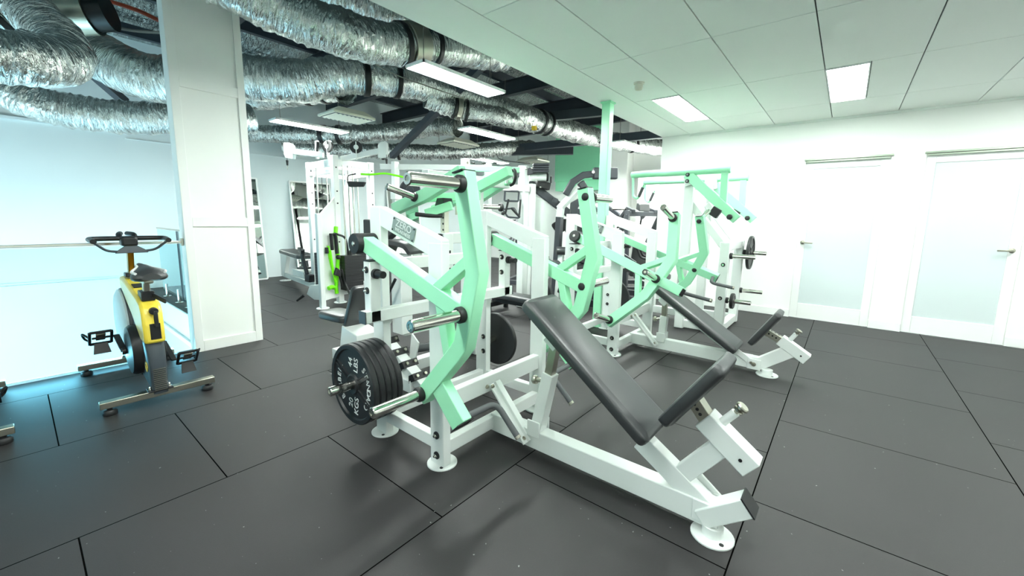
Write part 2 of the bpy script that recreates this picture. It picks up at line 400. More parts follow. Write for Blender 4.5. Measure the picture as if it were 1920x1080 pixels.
# drop ceiling with grid tiles, dark joints, white soffit along the open edge
gx = [-1.983, -1.5, -.895, -.288, .317, .925, 1.53, 2.14, 2.75]; gy = [-2.83, -1.6, -.38, .85, 2.08, 3.31, 4.54, 5.80]
gx2 = gx + [XR]; gy2 = [YB] + gy + [YW-.02]
panels = {(-.288, 4.54): 0, (-1.80, 4.54): 1, (-.288, .85): 2, (1.53, 2.08): 3, (1.53, -1.6): 4, (-1.80, -.38): 5, (1.53, 4.54): 6, (-1.80, -2.83): 7}
mb = MB(); g = .004
lights_x = {}
for (lx, ly) in panels: lights_x.setdefault(ly, []).append(lx)
for j in range(len(gy2)-1):
    y0, y1 = gy2[j], gy2[j+1]; cuts = sorted(lights_x.get(y0, []))
    for i in range(len(gx2)-1):
        x0, x1 = gx2[i], gx2[i+1]; seg = [(x0, x1)]
        for lx in cuts:
            seg = [s for a, b in seg for s in ([(a, lx), (lx+.3, b)] if a-.01 <= lx and lx+.3 <= b+.01 else [(a, b)]) if s[1]-s[0] > .03]
        for a, b in seg: mb.box(a+g, b-g, y0+g, y1-g, ZC, ZC+.015)
struct('ceiling', mb, 'ceiltile', .0015)
mb = MB(); mb.box(-1.99, XR, YB, YW, ZC+.016, ZC+.05); struct('ceiling_backing', mb, 'gap')
mb = MB(); mb.box(-2.4, -1.985, YB, YW-.02, ZC-.001, ZC+.05); mb.box(-2.4, -2.3, YB, YW-.02, ZC+.05, ZR); struct('trim_9', mb, 'ceiltile')
mb = MB(); mb.box(-1.99, XR, YW-.045, YW-.02, ZC-.025, ZC); struct('trim_10', mb, 'ceiltile')
names = ['rectangular white LED panel in the tiled ceiling, nearest the two frosted doors', 'rectangular white LED panel in the tiled ceiling beside the mint column']
for (lx, ly), k in panels.items():
    y0, y1 = (4.54, 5.80) if ly == 4.54 else (ly, ly+1.23)
    lab = names[k] if k < 2 else 'rectangular white LED panel in the tiled ceiling over the open floor'
    t = thing('ceiling_light', (lx+.15, (y0+y1)/2, ZC), lab, 'ceiling light', None if k < 2 else 'LED panels over the open floor')
    mb = MB(); mb.box(lx+.012, lx+.288, y0+.03, y1-.03, ZC-.004, ZC+.004); mb.build('diffuser', 'led', t)
    mb = MB()
    for a in ((lx+.002, lx+.012, y0+.02, y1-.02), (lx+.288, lx+.298, y0+.02, y1-.02), (lx+.012, lx+.288, y0+.02, y0+.03), (lx+.012, lx+.288, y1-.03, y1-.02)): mb.box(*a, ZC-.006, ZC+.014)
    mb.build('frame', 'door', t)
t = thing('smoke_detector', (-1.684, 3.94, ZC), 'small white smoke detector on the ceiling near the mint column', 'smoke detector')
mb = MB(); mb.lathe((-1.684, 3.94, ZC), (0, 0, -1), [(.05, 0), (.05, .012), (.035, .016)], 24); mb.build('base', 'ivory', t)
mb = MB(); mb.lathe((-1.684, 3.94, ZC-.016), (0, 0, -1), [(.036, 0), (.04, .03), (.03, .05), (.012, .055)], 24); mb.build('sensor_head', 'ivory', t)

# open roof: foil blanket deck, dark purlins
mb = MB()
nx = 60
for i in range(nx):
    x0 = XL + (-2.3-XL)*i/nx; x1 = XL + (-2.3-XL)*(i+1)/nx; a = .05 if i % 2 else 0
    mb.prism([(x0, YB, ZR-a), (x1, YB, ZR-.05+a), (x1, YB, ZR+.04), (x0, YB, ZR+.04)], (0, YF-YB, 0))
struct('ceiling_roof', mb, 'deck')
mb = MB(); mb.box(-2.3, XR, YB, YW, ZR-.02, ZR+.04); struct('ceiling_upper', mb, 'dark')
k = 0
def beam(p, q, w, h, mt='dark', flange=True):
    global k; k += 1
    b = MB(); p, q = V(p), V(q); d, s, u = basis(q-p)
    if flange: b.bar(p + u*h/2, q + u*h/2, w, .012); b.bar(p - u*h/2, q - u*h/2, w, .012); b.bar(p, q, .01, h)
    else: b.bar(p, q, w, h)
    o = struct('trim_%d' % (20+k), b, mt); return o
for y in (-1.6, .1, 1.9, 3.3, 4.6, 6.0, 7.6, 9.0): beam((XL+.05, y, 3.62), (-2.42, y, 3.62), .12, .24)
for x in (-8.2, -6.7, -5.2, -3.6): beam((x, YB+.1, 3.84), (x, YF-.1, 3.84), .08, .15, 'slate', False)
beam((-6.63, 4.58, 2.38), (-3.4, 3.9, 3.3), .09, .1, 'slate', False)
beam((-6.8, .2, 3.4), (-8.1, 1.2, 2.82), .09, .1, 'slate', False)
beam((-4.9, 5.6, 2.95), (-2.42, 6.2, 2.95), .1, .14, 'dark', False)
beam((-8.6, 5.4, 2.7), (-4.6, 7.6, 2.7), .12, .16, 'dark', False)
beam((-6.5, 7.0, 2.78), (-2.42, 7.4, 2.78), .1, .14, 'slate', False)

# ------------------------------------------------------------------ big boxed column, mint column
t = thing('column', (-4.615, 1.245, 0), 'broad white panelled square column standing by the glass balustrade', 'column')
t['kind'] = 'structure'
mb = MB(); mb.box(-4.69, -4.545, .965, 1.525, 0, ZR-.1); o = mb.build('column_core', 'wall', t); o['kind'] = 'structure'
mb = MB()
x0, x1 = -4.545, -4.53
for a in ((.965, 1.03), (1.465, 1.525)): mb.box(x0, x1, *a, 0, ZR-.1)
for z0, z1 in ((0, .1), (1.155, 1.24), (2.345, 2.43), (3.5, 3.6)): mb.box(x0, x1, 1.03, 1.465, z0, z1)
o = mb.build('panel_moulding', 'wall', t, .002); o['kind'] = 'structure'
t = thing('steel_column', (-2.21, 4.365, 0), 'slender mint green square steel column in the middle of the room', 'column')
mb = MB(); mb.box(-2.262, -2.163, 4.315, 4.415, 0, ZC-.001); mb.build('shaft', 'mint', t, .006)
mb = MB(); mb.box(-2.275, -2.15, 4.302, 4.428, ZC-.02, ZC-.001); mb.build('head_plate', 'mint', t, .002)

# ------------------------------------------------------------------ glass balustrades round the void
t = thing('glass_balustrade', (-4.6, -1.3, 0), 'clear glass balustrade with flat chrome handrail behind the yellow bike', 'balustrade')
for y0, y1 in ((-3.5, -2.05), (-2.03, -.55), (-.53, .95)):
    mb = MB(); mb.box(-4.606, -4.594, y0, y1, .03, 1.0); mb.build('glass_panel', 'glass', t)
mb = MB(); mb.bar((-4.6, -3.5, 1.018), (-4.6, .945, 1.018), .05, .022); mb.build('handrail', 'chrome', t, .003)
mb = MB(); mb.box(-4.63, -4.57, .945, .962, .985, 1.05); mb.build('rail_bracket', 'steel', t, .003)
for y in (-3.2, -2.4, -1.7, -.9, -.2, .6):
    mb = MB(); mb.box(-4.625, -4.575, y-.03, y+.03, .0, .06); mb.build('spigot', 'steel', t, .004)
t = thing('glass_balustrade', (-6.5, 1.42, 0), 'clear glass balustrade on chrome posts along the far side of the stair void', 'balustrade')
for x0, x1 in ((-8.2, -7.05), (-7.03, -5.9), (-5.88, -4.75)):
    mb = MB(); mb.box(x0, x1, 1.414, 1.426, .06, 1.03); mb.build('glass_panel', 'glass', t)
mb = MB(); mb.bar((-8.2, 1.42, 1.045), (-4.72, 1.42, 1.045), .03, .02); mb.build('top_rail', 'steel', t, .002)
for x in (-8.0, -7.3, -6.8, -6.2, -5.7, -5.0):
    mb = MB(); mb.cyl((x, 1.42, 0), (x, 1.42, .2), .02, n=14); mb.lathe((x, 1.42, 0), (0, 0, 1), [(.05, 0), (.05, .012)], 18); mb.build('spigot', 'chrome', t)
mb = MB(); mb.box(-7.03, -7.05, 1.408, 1.432, .06, 1.03); mb.build('glass_joint', 'slate', t)

# ------------------------------------------------------------------ leaning wall mirrors
def mirror(yc, w, h, lab):
    t = thing('wall_mirror', (XL+.2, yc, 0), lab, 'mirror', None)
    p = [V((XL+.24, yc-w/2, .01)), V((XL+.24, yc+w/2, .01)), V((XL+.015, yc+w/2, h)), V((XL+.015, yc-w/2, h))]
    n = V((1, 0, .115)).normalized()
    b = MB(); b.prism(p, n*.012); b.build('glass', 'mirror', t)
    b = MB(); u = (p[3]-p[0]).normalized(); s = V((0, 1, 0))
    for a, c in ((p[0], p[3]), (p[1], p[2])): b.bar(a+n*.008, c+n*.008, .03, .03, n)
    for a, c in ((p[0], p[1]), (p[3], p[2])): b.bar(a+n*.008, c+n*.008, .03, .03, n)
    b.build('frame', 'door', t, .003)
mirror(2.74, .8, 1.97, 'tall white framed mirror leaning on the wall beside the panelled column')
mirror(4.18, .86, 1.97, 'tall white framed mirror leaning on the wall behind the low row seat')
mirror(6.55, .95, 1.97, 'tall white framed mirror leaning on the wall beyond the cable station')

# ------------------------------------------------------------------ weight plates
def arc_text(name, body, c, ax, up, rad, a0, da, size, mt, parent, n, inward=False):
    """letters along a circle round c: ax/up span the face, n points out of it"""
    c, ax, up, n = V(c), V(ax), V(up), V(n)
    mats = []
    for i, ch in enumerate(body):
        if ch == ' ': continue
        a = a0 - da*i; rd = ax*math.cos(a) + up*math.sin(a); tg = (ax*math.sin(a) - up*math.cos(a))
        mats.append((ch, frame(c + rd*rad + n*.0005, tg, rd)))
    objs = [text_part(name, ch, size, mm, mt, parent, .0006) for ch, mm in mats]
    base = objs[0].data; bmx = bmesh.new()
    for o in objs: bmx.from_mesh(o.data)
    bmx.to_mesh(base); bmx.free()
    for o in objs[1:]: bpy.data.objects.remove(o)
    return objs[0]
def plate(loc, d, r, th, label, group=None, mt='iron', printed=False, hub=True, ribs=False):
    """disc on a peg: loc = centre of the outer face, d = way the outer face looks"""
    loc = V(loc); d = V(d).normalized()
    t = thing('weight_plate', loc, label, 'weight plate', group)
    e = -d; prof = [(.026, .004), (.05, 0), (.058, .006), (.062, .012), (r-.032, .012), (r-.026, .001), (r-.006, 0), (r, .006), (r, th-.006), (r-.006, th), (.026, th)]
    mb = MB(); mb.lathe(loc, e, [(a, b) for a, b in prof], 56)
    mb.build('disc', mt, t)
    if printed or ribs:
        _, s, u = basis(d)
        b = MB()
        for k in range(6):
            a = PI/6 + PI/3*k; q = s*math.cos(a)+u*math.sin(a)
            if k % 3 == 1: continue
            w = q.cross(d)
            for o_ in (-.012, .012):
              b = MB(); b.bar(loc + q*.055 + w*o_ - d*.009, loc + q*(r-.03) + w*o_ - d*.009, .007, .008, d); b.build('rib', mt, t)
    if printed:
        f = loc - d*.0115; X = V((1, 0, 0)); Z = V((0, 0, 1))
        text_part('weight_print', '44\nLBS', .056, frame(f + Z*.118 + X*.005, X, Z) @ Matrix.Rotation(1.45, 4, 'Z'), 'print', t)
        text_part('weight_print', '20\nKGS', .056, frame(f - Z*.118 - X*.005, X, Z) @ Matrix.Rotation(1.45, 4, 'Z'), 'print', t)
        arc_text('name_print', 'STANDARD', f, X, Z, .150, math.radians(44), math.radians(12), .05, 'print', t, d)
        arc_text('name_print', 'BARBELL', f, X, Z, .150, math.radians(222), math.radians(12.5), .05, 'print', t, d)
    return t

def horn(parent, p, d, L, r=.0255, collar=.036, name='weight_horn', mt='chrome'):
    p, d = V(p), V(d).normalized()
    b = MB(); b.lathe(p, d, [(r, 0), (r, L-.004), (r-.004, L), (.012, L), (.011, L-.006)], 28); h = b.build(name, mt, parent)
    b = MB(); b.lathe(p, d, [(collar*.8, 0), (collar, .004), (collar, .022), (collar*.85, .03)], 28); b.build('rubber_collar', 'rubber', h)
    b = MB(); b.cyl(p+d*(L-.005), p+d*(L-.002), .0115, n=6, smooth=False); b.build('end_screw', 'steel', h)
    return h

# ------------------------------------------------------------------ plate-loaded bench machines with two mint levers
def lever(t, side, plane_y, tilt, spec, label):
    """spec: lists of (x, u) points; u runs up the lever plane from z = .8"""
    s = side; a = math.radians(tilt)
    U = V((0, -s*math.sin(a), math.cos(a))); N = V((0, s*math.cos(a), math.sin(a)))
    T = .065
    def P(x, u, w=0): return V((x, plane_y, .8)) + U*u + N*w
    arm = None
    b = MB()
    for i, (path, w) in enumerate(spec['bars']):
        b.rectpath([P(x, u, -T/2) for x, u in path], N, w, T - .003*i)
    arm = b.build('lever_arm', 'mint', t, .004, label=label)
    for x, u in spec['horns']:
        horn(arm, P(x, u, -.002), N, .27)
        c = MB(); c.sphere(P(x, u, -T), .024, 18, (1, .45, 1)); c.build('horn_cap', 'rubber', arm)
    for x, u, du in spec['caps']:
        dd = du[0]*V((1, 0, 0)) + du[1]*U; c = MB(); c.bar(P(x, u, -T/2), P(x, u, -T/2)+dd*.005, T-.004, du[2], N if abs(dd.normalized().dot(N)) < .9 else U)
        c.build('end_cap', 'rubber', arm)
    x, u = spec['bumper']
    c = MB(); c.lathe(P(x, u, .03), -N, [(.052, 0), (.055, .004), (.055, .121), (.052, .125)], 36); c.mi = 1
    c.lathe(P(x, u, .03), N, [(.014, 0), (.014, .002), (.008, .006)], 16)
    c.build('rubber_bumper', ['rubber', 'chrome'], arm)
    b = MB()
    hp = [P(x, u, w) for x, u, w in spec['handle']]; pts = fillet(hp, .06, 6)
    b.tube(pts, .0155, 12); b.mi = 1
    e = pts[-1]; dd = (pts[-1]-pts[-2]).normalized(); b.cyl(e, e+dd*.014, .016, n=14)
    b.build('handle', ['grip', 'steel'], arm)
    return arm

def bench_machine(name, yc, ox, label, kind):
    t = thing(name, (ox-1.2, yc, 0), label, 'gym machine')
    X = lambda x: x + ox
    yl, yr = yc-.425, yc+.425
    for sd, y in ((-1, yl), (1, yr)):
        b = MB()
        b.box(X(-1.565), X(-1.465), y-.025, y+.025, .008, 1.15)
        b.box(X(-2.065), X(-1.965), y-.025, y+.025, .008, 1.325)
        b.prism([(X(-1.97), y-.0235, 1.326), (X(-2.063), y-.0235, 1.326), (X(-2.063), y-.0235, 1.22), (X(-1.965), y-.0235, 1.22), (X(-1.467), y-.0235, 1.055), (X(-1.467), y-.0235, 1.165)], (0, .047, 0))
        b.bar((X(-1.97), y, .12), (X(-1.56), y, .12), .044, .07)
        sf = b.build('side_frame', 'white', t, .004)
        for z in (.06, .17): bolt(sf, (X(-1.515), y+sd*.026, z), (0, sd, 0))
        foot(t, X(-1.515), y-.01*sd); foot(t, X(-2.015), y)
        # name plate on the sloping beam of the near side
        if sd == -1:
            u = V((.5, 0, -.163)).normalized(); n = V((0, -1, 0)); w = u.cross(n); w = -w if w.z < 0 else w
            c = V((X(-1.755), y-.027, 1.208))
            b = MB(); b.bar(c-u*.095, c+u*.095, .003, .074, w); np_ = b.build('name_plate', 'plate_silver', sf)
            for i in (-1, 1):
                for j in (-1, 1): b2 = MB(); q = c+u*.087*i+w*.03*j; b2.cyl(q, q+n*.004, .005, n=8); b2.build('rivet', 'rubber', np_)
            text_part('plate_lettering', 'ZERO', .052, frame(c+w*.013+n*.002, u, w), 'print', np_)
            text_part('plate_lettering', 'WEAKNESS', .026, frame(c-w*.02+n*.002, u, w), 'print', np_)
    # cross members
    for x, z, h in ((-1.515, .335, .095), (-1.515, .085, .075), (-2.015, .12, .068), (-2.015, 1.0, .07)):
        b = MB(); b.bar((X(x), yl, z), (X(x), yr, z), .046, h); b.build('crossbar', 'white', t, .004)
    b = MB(); b.bar((X(-1.915), yc-.60, .745), (X(-1.915), yc+.60, .745), .06, .065); hb = b.build('stop_beam', 'white', t, .004)
    for s in (-1, 1):
        b = MB(); b.box(X(-1.945), X(-1.885), yc+s*.54-.03, yc+s*.54+.03, .715, 1.04)
        sp = b.build('stop_post', 'white', hb, .004)
        b = MB(); b.box(X(-1.947), X(-1.883), yc+s*.54-.032, yc+s*.54+.032, 1.039, 1.045); b.build('end_cap', 'rubber', sp)
        b = MB(); b.box(X(-1.946), X(-1.884), yc+s*.601, yc+s*.606, .712, .778) if s > 0 else b.box(X(-1.946), X(-1.884), yc-.606, yc-.601, .712, .778); b.build('end_cap', 'char', hb)
        b = MB(); b.cyl((X(-1.886), yc+s*.54, .975), (X(-1.865), yc+s*.54, .975), .026, n=20); b.cyl((X(-1.866), yc+s*.54, .975), (X(-1.81), yc+s*.54, .975), .019, n=20); b.build('rubber_stop', 'rubber', sp)
        for z in (.885, .995): bolt(sp, (X(-1.915), yc+s*.54-.031, z), (0, -1, 0), .009, .018)
        # storage peg on the rear post
        pg = horn(t, (X(-2.015), yc+s*.45, .355), (0, s, 0), .30, .025, .034, 'storage_peg')
        for z in (.30, .41): bolt(t, (X(-1.99) if s > 0 else X(-2.04), yc+s*.425-.026, z), (0, -1, 0), .009, .018)
    # long floor beam, front foot
    b = MB(); xe = X(-.30) if kind == 'row' else X(-.42)
    b.box(X(-1.515), xe, yc-.04, yc+.04, .032, .135); bb = b.build('floor_beam', 'white', t, .004)
    foot(t, X(-.30), yc-.03, .082)
    b = MB(); b.cyl((X(-.30), yc-.03, .008), (X(-.30), yc-.03, .05), .04, n=20); b.build('foot_stem', 'white', t)
    b = MB(); b.bar((X(-1.49), yc-.055, .33), (X(-1.235), yc-.055, .06), .012, .055, (0, 1, 0)); b.bar((X(-1.49), yc-.03, .33), (X(-1.235), yc-.03, .06), .04, .05)
    br = b.build('diagonal_brace', 'white', t, .003)
    for p in ((-1.5, .33), (-1.46, .345)): small_bolt(br, (X(p[0])+.02, yc-.11, p[1]), (1, 0, 0))
    small_bolt(br, (X(-1.25), yc-.062, .085), (0, -1, 0))
    # bench: rail, pad, prop
    a = math.radians(37.6) if kind == 'row' else math.radians(33)
    dx, dz = math.cos(a), -math.sin(a); n = V((math.sin(a), 0, math.cos(a)))
    tl = V((X(-1.21), yc, .875)) if kind == 'row' else V((X(-1.235), yc, .665))
    L = .84 if kind == 'row' else .86; T = .058; W = .28 if kind == 'row' else .33
    dr = V((dx, 0, dz)); pc = tl + dr*(L/2) - n*T
    pv = V((X(-.33), yc, .096)) if kind == 'row' else V((X(-.40), yc, .075))
    b = MB(); rl = pc - n*.03; b.bar(rl - dr*(L/2-.1), rl + dr*(L/2), .05, .05, n)
    b.bar(rl + dr*(L/2-.02) - n*.02, pv + n*.0, .062, .085, n)
    bench = b.build('bench_rail', 'white', t, .004)
    b = MB(); b.bar(pc - dr*(L/2-.03) - n*.006, pc + dr*(L/2-.03) - n*.006, W-.06, .012, n); b.build('pad_board', 'white', bench)
    b = MB(); b.cushion(pc, dr, (0, 1, 0), L, W, T, .035, .02); b.build('bench_pad', 'vinyl', bench)
    for s in (-1, 1):
        b = MB(); b.bar(pv - V((.05, -s*.045, .0)), pv + V((.05, s*.045, -.0)), .012, .09); b.build('pivot_lug', 'white', bench, .003)
        small_bolt(bench, pv + V((0, s*.052, 0)), (0, s, 0), .012)
    p0 = V((X(-1.20), yc, .135)); p1 = V((X(-1.13), yc, .47)) if kind == 'row' else V((X(-1.19), yc, .36))
    tp = pc - dr*(L/2-.22) - n*.05 if kind == 'row' else pc - dr*(L/2-.12) - n*.05
    b = MB(); b.bar(p0, p1, .065, .065, (1, 0, 0)); pr = b.build('prop_sleeve', 'white', t, .003)
    b = MB(); b.bar(p1 - (p1-p0).normalized()*.05, tp, .045, .045, (1, 0, 0)); b.build('prop_tube', 'steel', pr, .003)
    b = MB()
    for s in (-1, 1): b.bar(tp + V((-.03, s*.028, .03)), tp + V((.03, s*.028, -.02)), .008, .09)
    b.build('prop_bracket', 'white', pr, .003)
    kb = p0 + (p1-p0)*.85
    b = MB(); b.cyl(kb + V((-.03, 0, 0)), kb + V((-.075, 0, -.01)), .012, n=14); b.lathe(kb + V((-.075, 0, -.01)), (-1, 0, -.15), [(.02, 0), (.024, .006), (.024, .02), (.018, .028)], 16); b.build('pull_pin', 'steel', pr)
    for s in (-1, 1):
        b = MB(); b.bar(V((X(-1.24), yc+s*.045, .15)), V((X(-1.16), yc+s*.045, .15)), .01, .09); b.build('prop_lug', 'white', t, .003)
    # seat
    if kind == 'row':
        c0, c1 = V((X(-.372), yc, .480)), V((X(-.187), yc, .337)); sl, sh = V((X(-.57), yc, .48)), V((X(-.365), yc, .775))
        lk = (V((X(-.44), yc, .20)), V((X(-.30), yc, .385)))
        b = MB(); b.bar(lk[0], lk[1], .055, .075, (1, 0, 0)); b.build('seat_link', 'white', t, .004)
        q0, q1 = V((X(-.345), yc-.02, .065)), V((X(-.185), yc-.02, .195))
        b = MB(); b.bar(q0, q1, .085, .075, (1, 0, 0)); fs = b.build('front_stub', 'white', t, .004)
        dd = (q1-q0).normalized(); b = MB(); b.bar(q1, q1+dd*.006, .09, .08, (1, 0, 0)); b.build('end_cap', 'plastic', fs)
        b = MB(); b.bar(V((X(-.40), yc+.05, .17)), V((X(-.27), yc+.05, .07)), .012, .08, (1, 0, 0)); b.build('lug_plate', 'white', fs, .003)
    else:
        c0, c1 = V((X(-.237), yc, .317)), V((X(-.042), yc, .192)); sl, sh = V((X(-.50), yc, .29)), V((X(-.31), yc, .585))
        q0, q1 = V((X(-.44), yc, .085)), V((X(-.145), yc, .245))
        b = MB(); b.rectpath([(X(-.60), yc, .085), (X(-.36), yc, .085), q1], (0, 1, 0), .098, .072); b.build('front_stub', 'white', t, .004)
        b = MB(); b.bar(V((X(-.62), yc-.044, .21)), V((X(-.40), yc-.044, .075)), .01, .05, (0, 0, 1)); lp = b.build('lug_plate', 'white', t, .003)
        small_bolt(lp, V((X(-.42), yc-.05, .085)), (0, -1, 0))
    ds = (c1-c0).normalized(); ns = V((-ds.z, 0, ds.x)) if ds.x > 0 else V((ds.z, 0, -ds.x))
    b = MB(); b.bar(c0, c1, .08, .085, ns); ss = b.build('seat_sleeve', 'white', t, .004)
    b = MB(); b.cyl(c1-ds*.05+V((0, -.041, 0)), c1-ds*.05+V((0, -.043, 0)), .007, n=12); b.build('pin_hole', 'rubber', ss)
    kp = c0 + (c1-c0)*.22 + ns*.04
    b = MB(); b.cyl(kp, kp+ns*.07, .017, n=16); b.mi = 1; b.cyl(kp+ns*.07, kp+ns*.08, .009, n=12); b.lathe(kp+ns*.08, ns, [(.017, 0), (.02, .004), (.02, .01), (.012, .012), (.012, .018), (.024, .02), (.024, .028), (.02, .032)], 18)
    b.build('pull_pin', ['white', 'steel'], ss)
    sd = (sh-sl).normalized(); sn = V((-sd.z, 0, sd.x)); cc = (sl+sh)/2 ; Ls = (sh-sl).length
    b = MB(); b.cushion(cc - sn*.045, sd, (0, -1, 0), Ls, .24, .05, .03, .016); sp = b.build('seat_pad', 'vinyl', ss)
    b = MB(); b.bar(cc - sn*.05 - sd*(Ls/2-.03), cc - sn*.05 + sd*(Ls/2-.03), .2, .008, sn); pb = b.build('pad_board', 'white', sp)
    for i in (-1, 1):
        for j in (-1, 1): small_bolt(pb, cc - sn*.054 + sd*i*Ls*.3 + V((0, j*.07, 0)), -sn)
    te = cc - sn*.06 - sd*.03
    b = MB(); b.bar(c0-ds*-.02, te, .055, .055, ns); tb = b.build('seat_tube', 'steel', ss, .003)
    for k in range(4):
        q = c0 + (te-c0)*(.2+.2*k); b = MB(); b.cyl(q+ns*.027, q+ns*.0288, .007, n=10); b.cyl(q+V((0, -.027, 0)), q+V((0, -.0288, 0)), .007, n=10); b.build('pin_hole', 'rubber', tb)
    # levers
    if kind == 'row':
        spec = dict(bars=[([(X(-1.255), .655), (X(-1.175), .245), (X(-1.25), -.08), (X(-1.285), -.125), (X(-1.535), -.405)], .078),
                          ([(X(-2.0), .325), (X(-1.24), .06)], .082),
                          ([(X(-1.47), .11), (X(-1.20), .30)], .05), ([(X(-1.395), .10), (X(-1.335), -.16)], .05),
                          ([(X(-1.42), -.305), (X(-1.266), -.461)], .1)],
                    horns=[(X(-1.235), .607), (X(-1.235), .062), (X(-1.52), -.378)], caps=[(X(-1.266), -.461, (.7, -.71, .1)), (X(-1.2555), .657, (-.19, .98, .078))],
                    bumper=(X(-2.035), .325), handle=[(X(-1.29), -.45, -.04), (X(-1.29), -.455, -.29), (X(-1.15), -.585, -.29)])
        yl_, yr_, tilt = yc-.54, yc+.54, 0
    else:
        spec = dict(bars=[([(X(-1.04), .57), (X(-1.0), .175), (X(-1.085), -.005), (X(-1.165), -.155), (X(-1.455), -.445)], .082),
                          ([(X(-1.90), .315), (X(-.875), -.09)], .082),
                          ([(X(-1.26), .07), (X(-1.0), .19)], .045), ([(X(-1.265), .07), (X(-1.22), -.22)], .045)],
                    horns=[(X(-1.04), .522), (X(-1.09), -.008), (X(-1.43), -.412)], caps=[(X(-.875), -.09, (.93, -.37, .082)), (X(-1.0403), .572, (-.1, .99, .082))],
                    bumper=(X(-1.935), .325), handle=[(X(-.915), -.075, -.03), (X(-.90), -.07, -.20), (X(-.70), -.10, -.20)])
        yl_, yr_, tilt = yc-.58, yc+.58, 18
    lever(t, -1, yl_, tilt, spec, 'mint green lever with chrome weight horns on the near side')
    lever(t, 1, yr_, tilt, spec, 'mint green lever with chrome weight horns on the far side')
    return t
near = bench_machine('bench_row_machine', 1.72, 0, 'white and mint bench machine in front, long black inclined pad pointing at the camera', 'row')
far = bench_machine('bench_press_machine', 3.94, -.10, 'white and mint bench machine behind the front one, before the frosted doors', 'press')
for k in range(5):
    y = 1.095 + .036*k
    lab = ['foremost 44 lbs black plate on the storage peg of the front machine, white lettering showing', 'second black plate from the lettered face on the front machine peg', 'third black plate, in the middle of the peg stack on the front machine',
           'fourth black plate from the lettered face on the front machine peg', 'rearmost black plate of the peg stack, nearest the front machine post'][k]
    plate((-2.015, y, .355), (0, -1, 0), .225, .0345, lab, 'plates on the front machine peg', printed=(k == 0))
plate((-2.015, 2.30, .355), (0, 1, 0), .20, .034, 'black plate on the far storage peg of the front machine, seen through its frame')
plate((-2.115, 4.52, .355), (0, 1, 0), .225, .034, 'black plate on the far storage peg of the second bench machine')

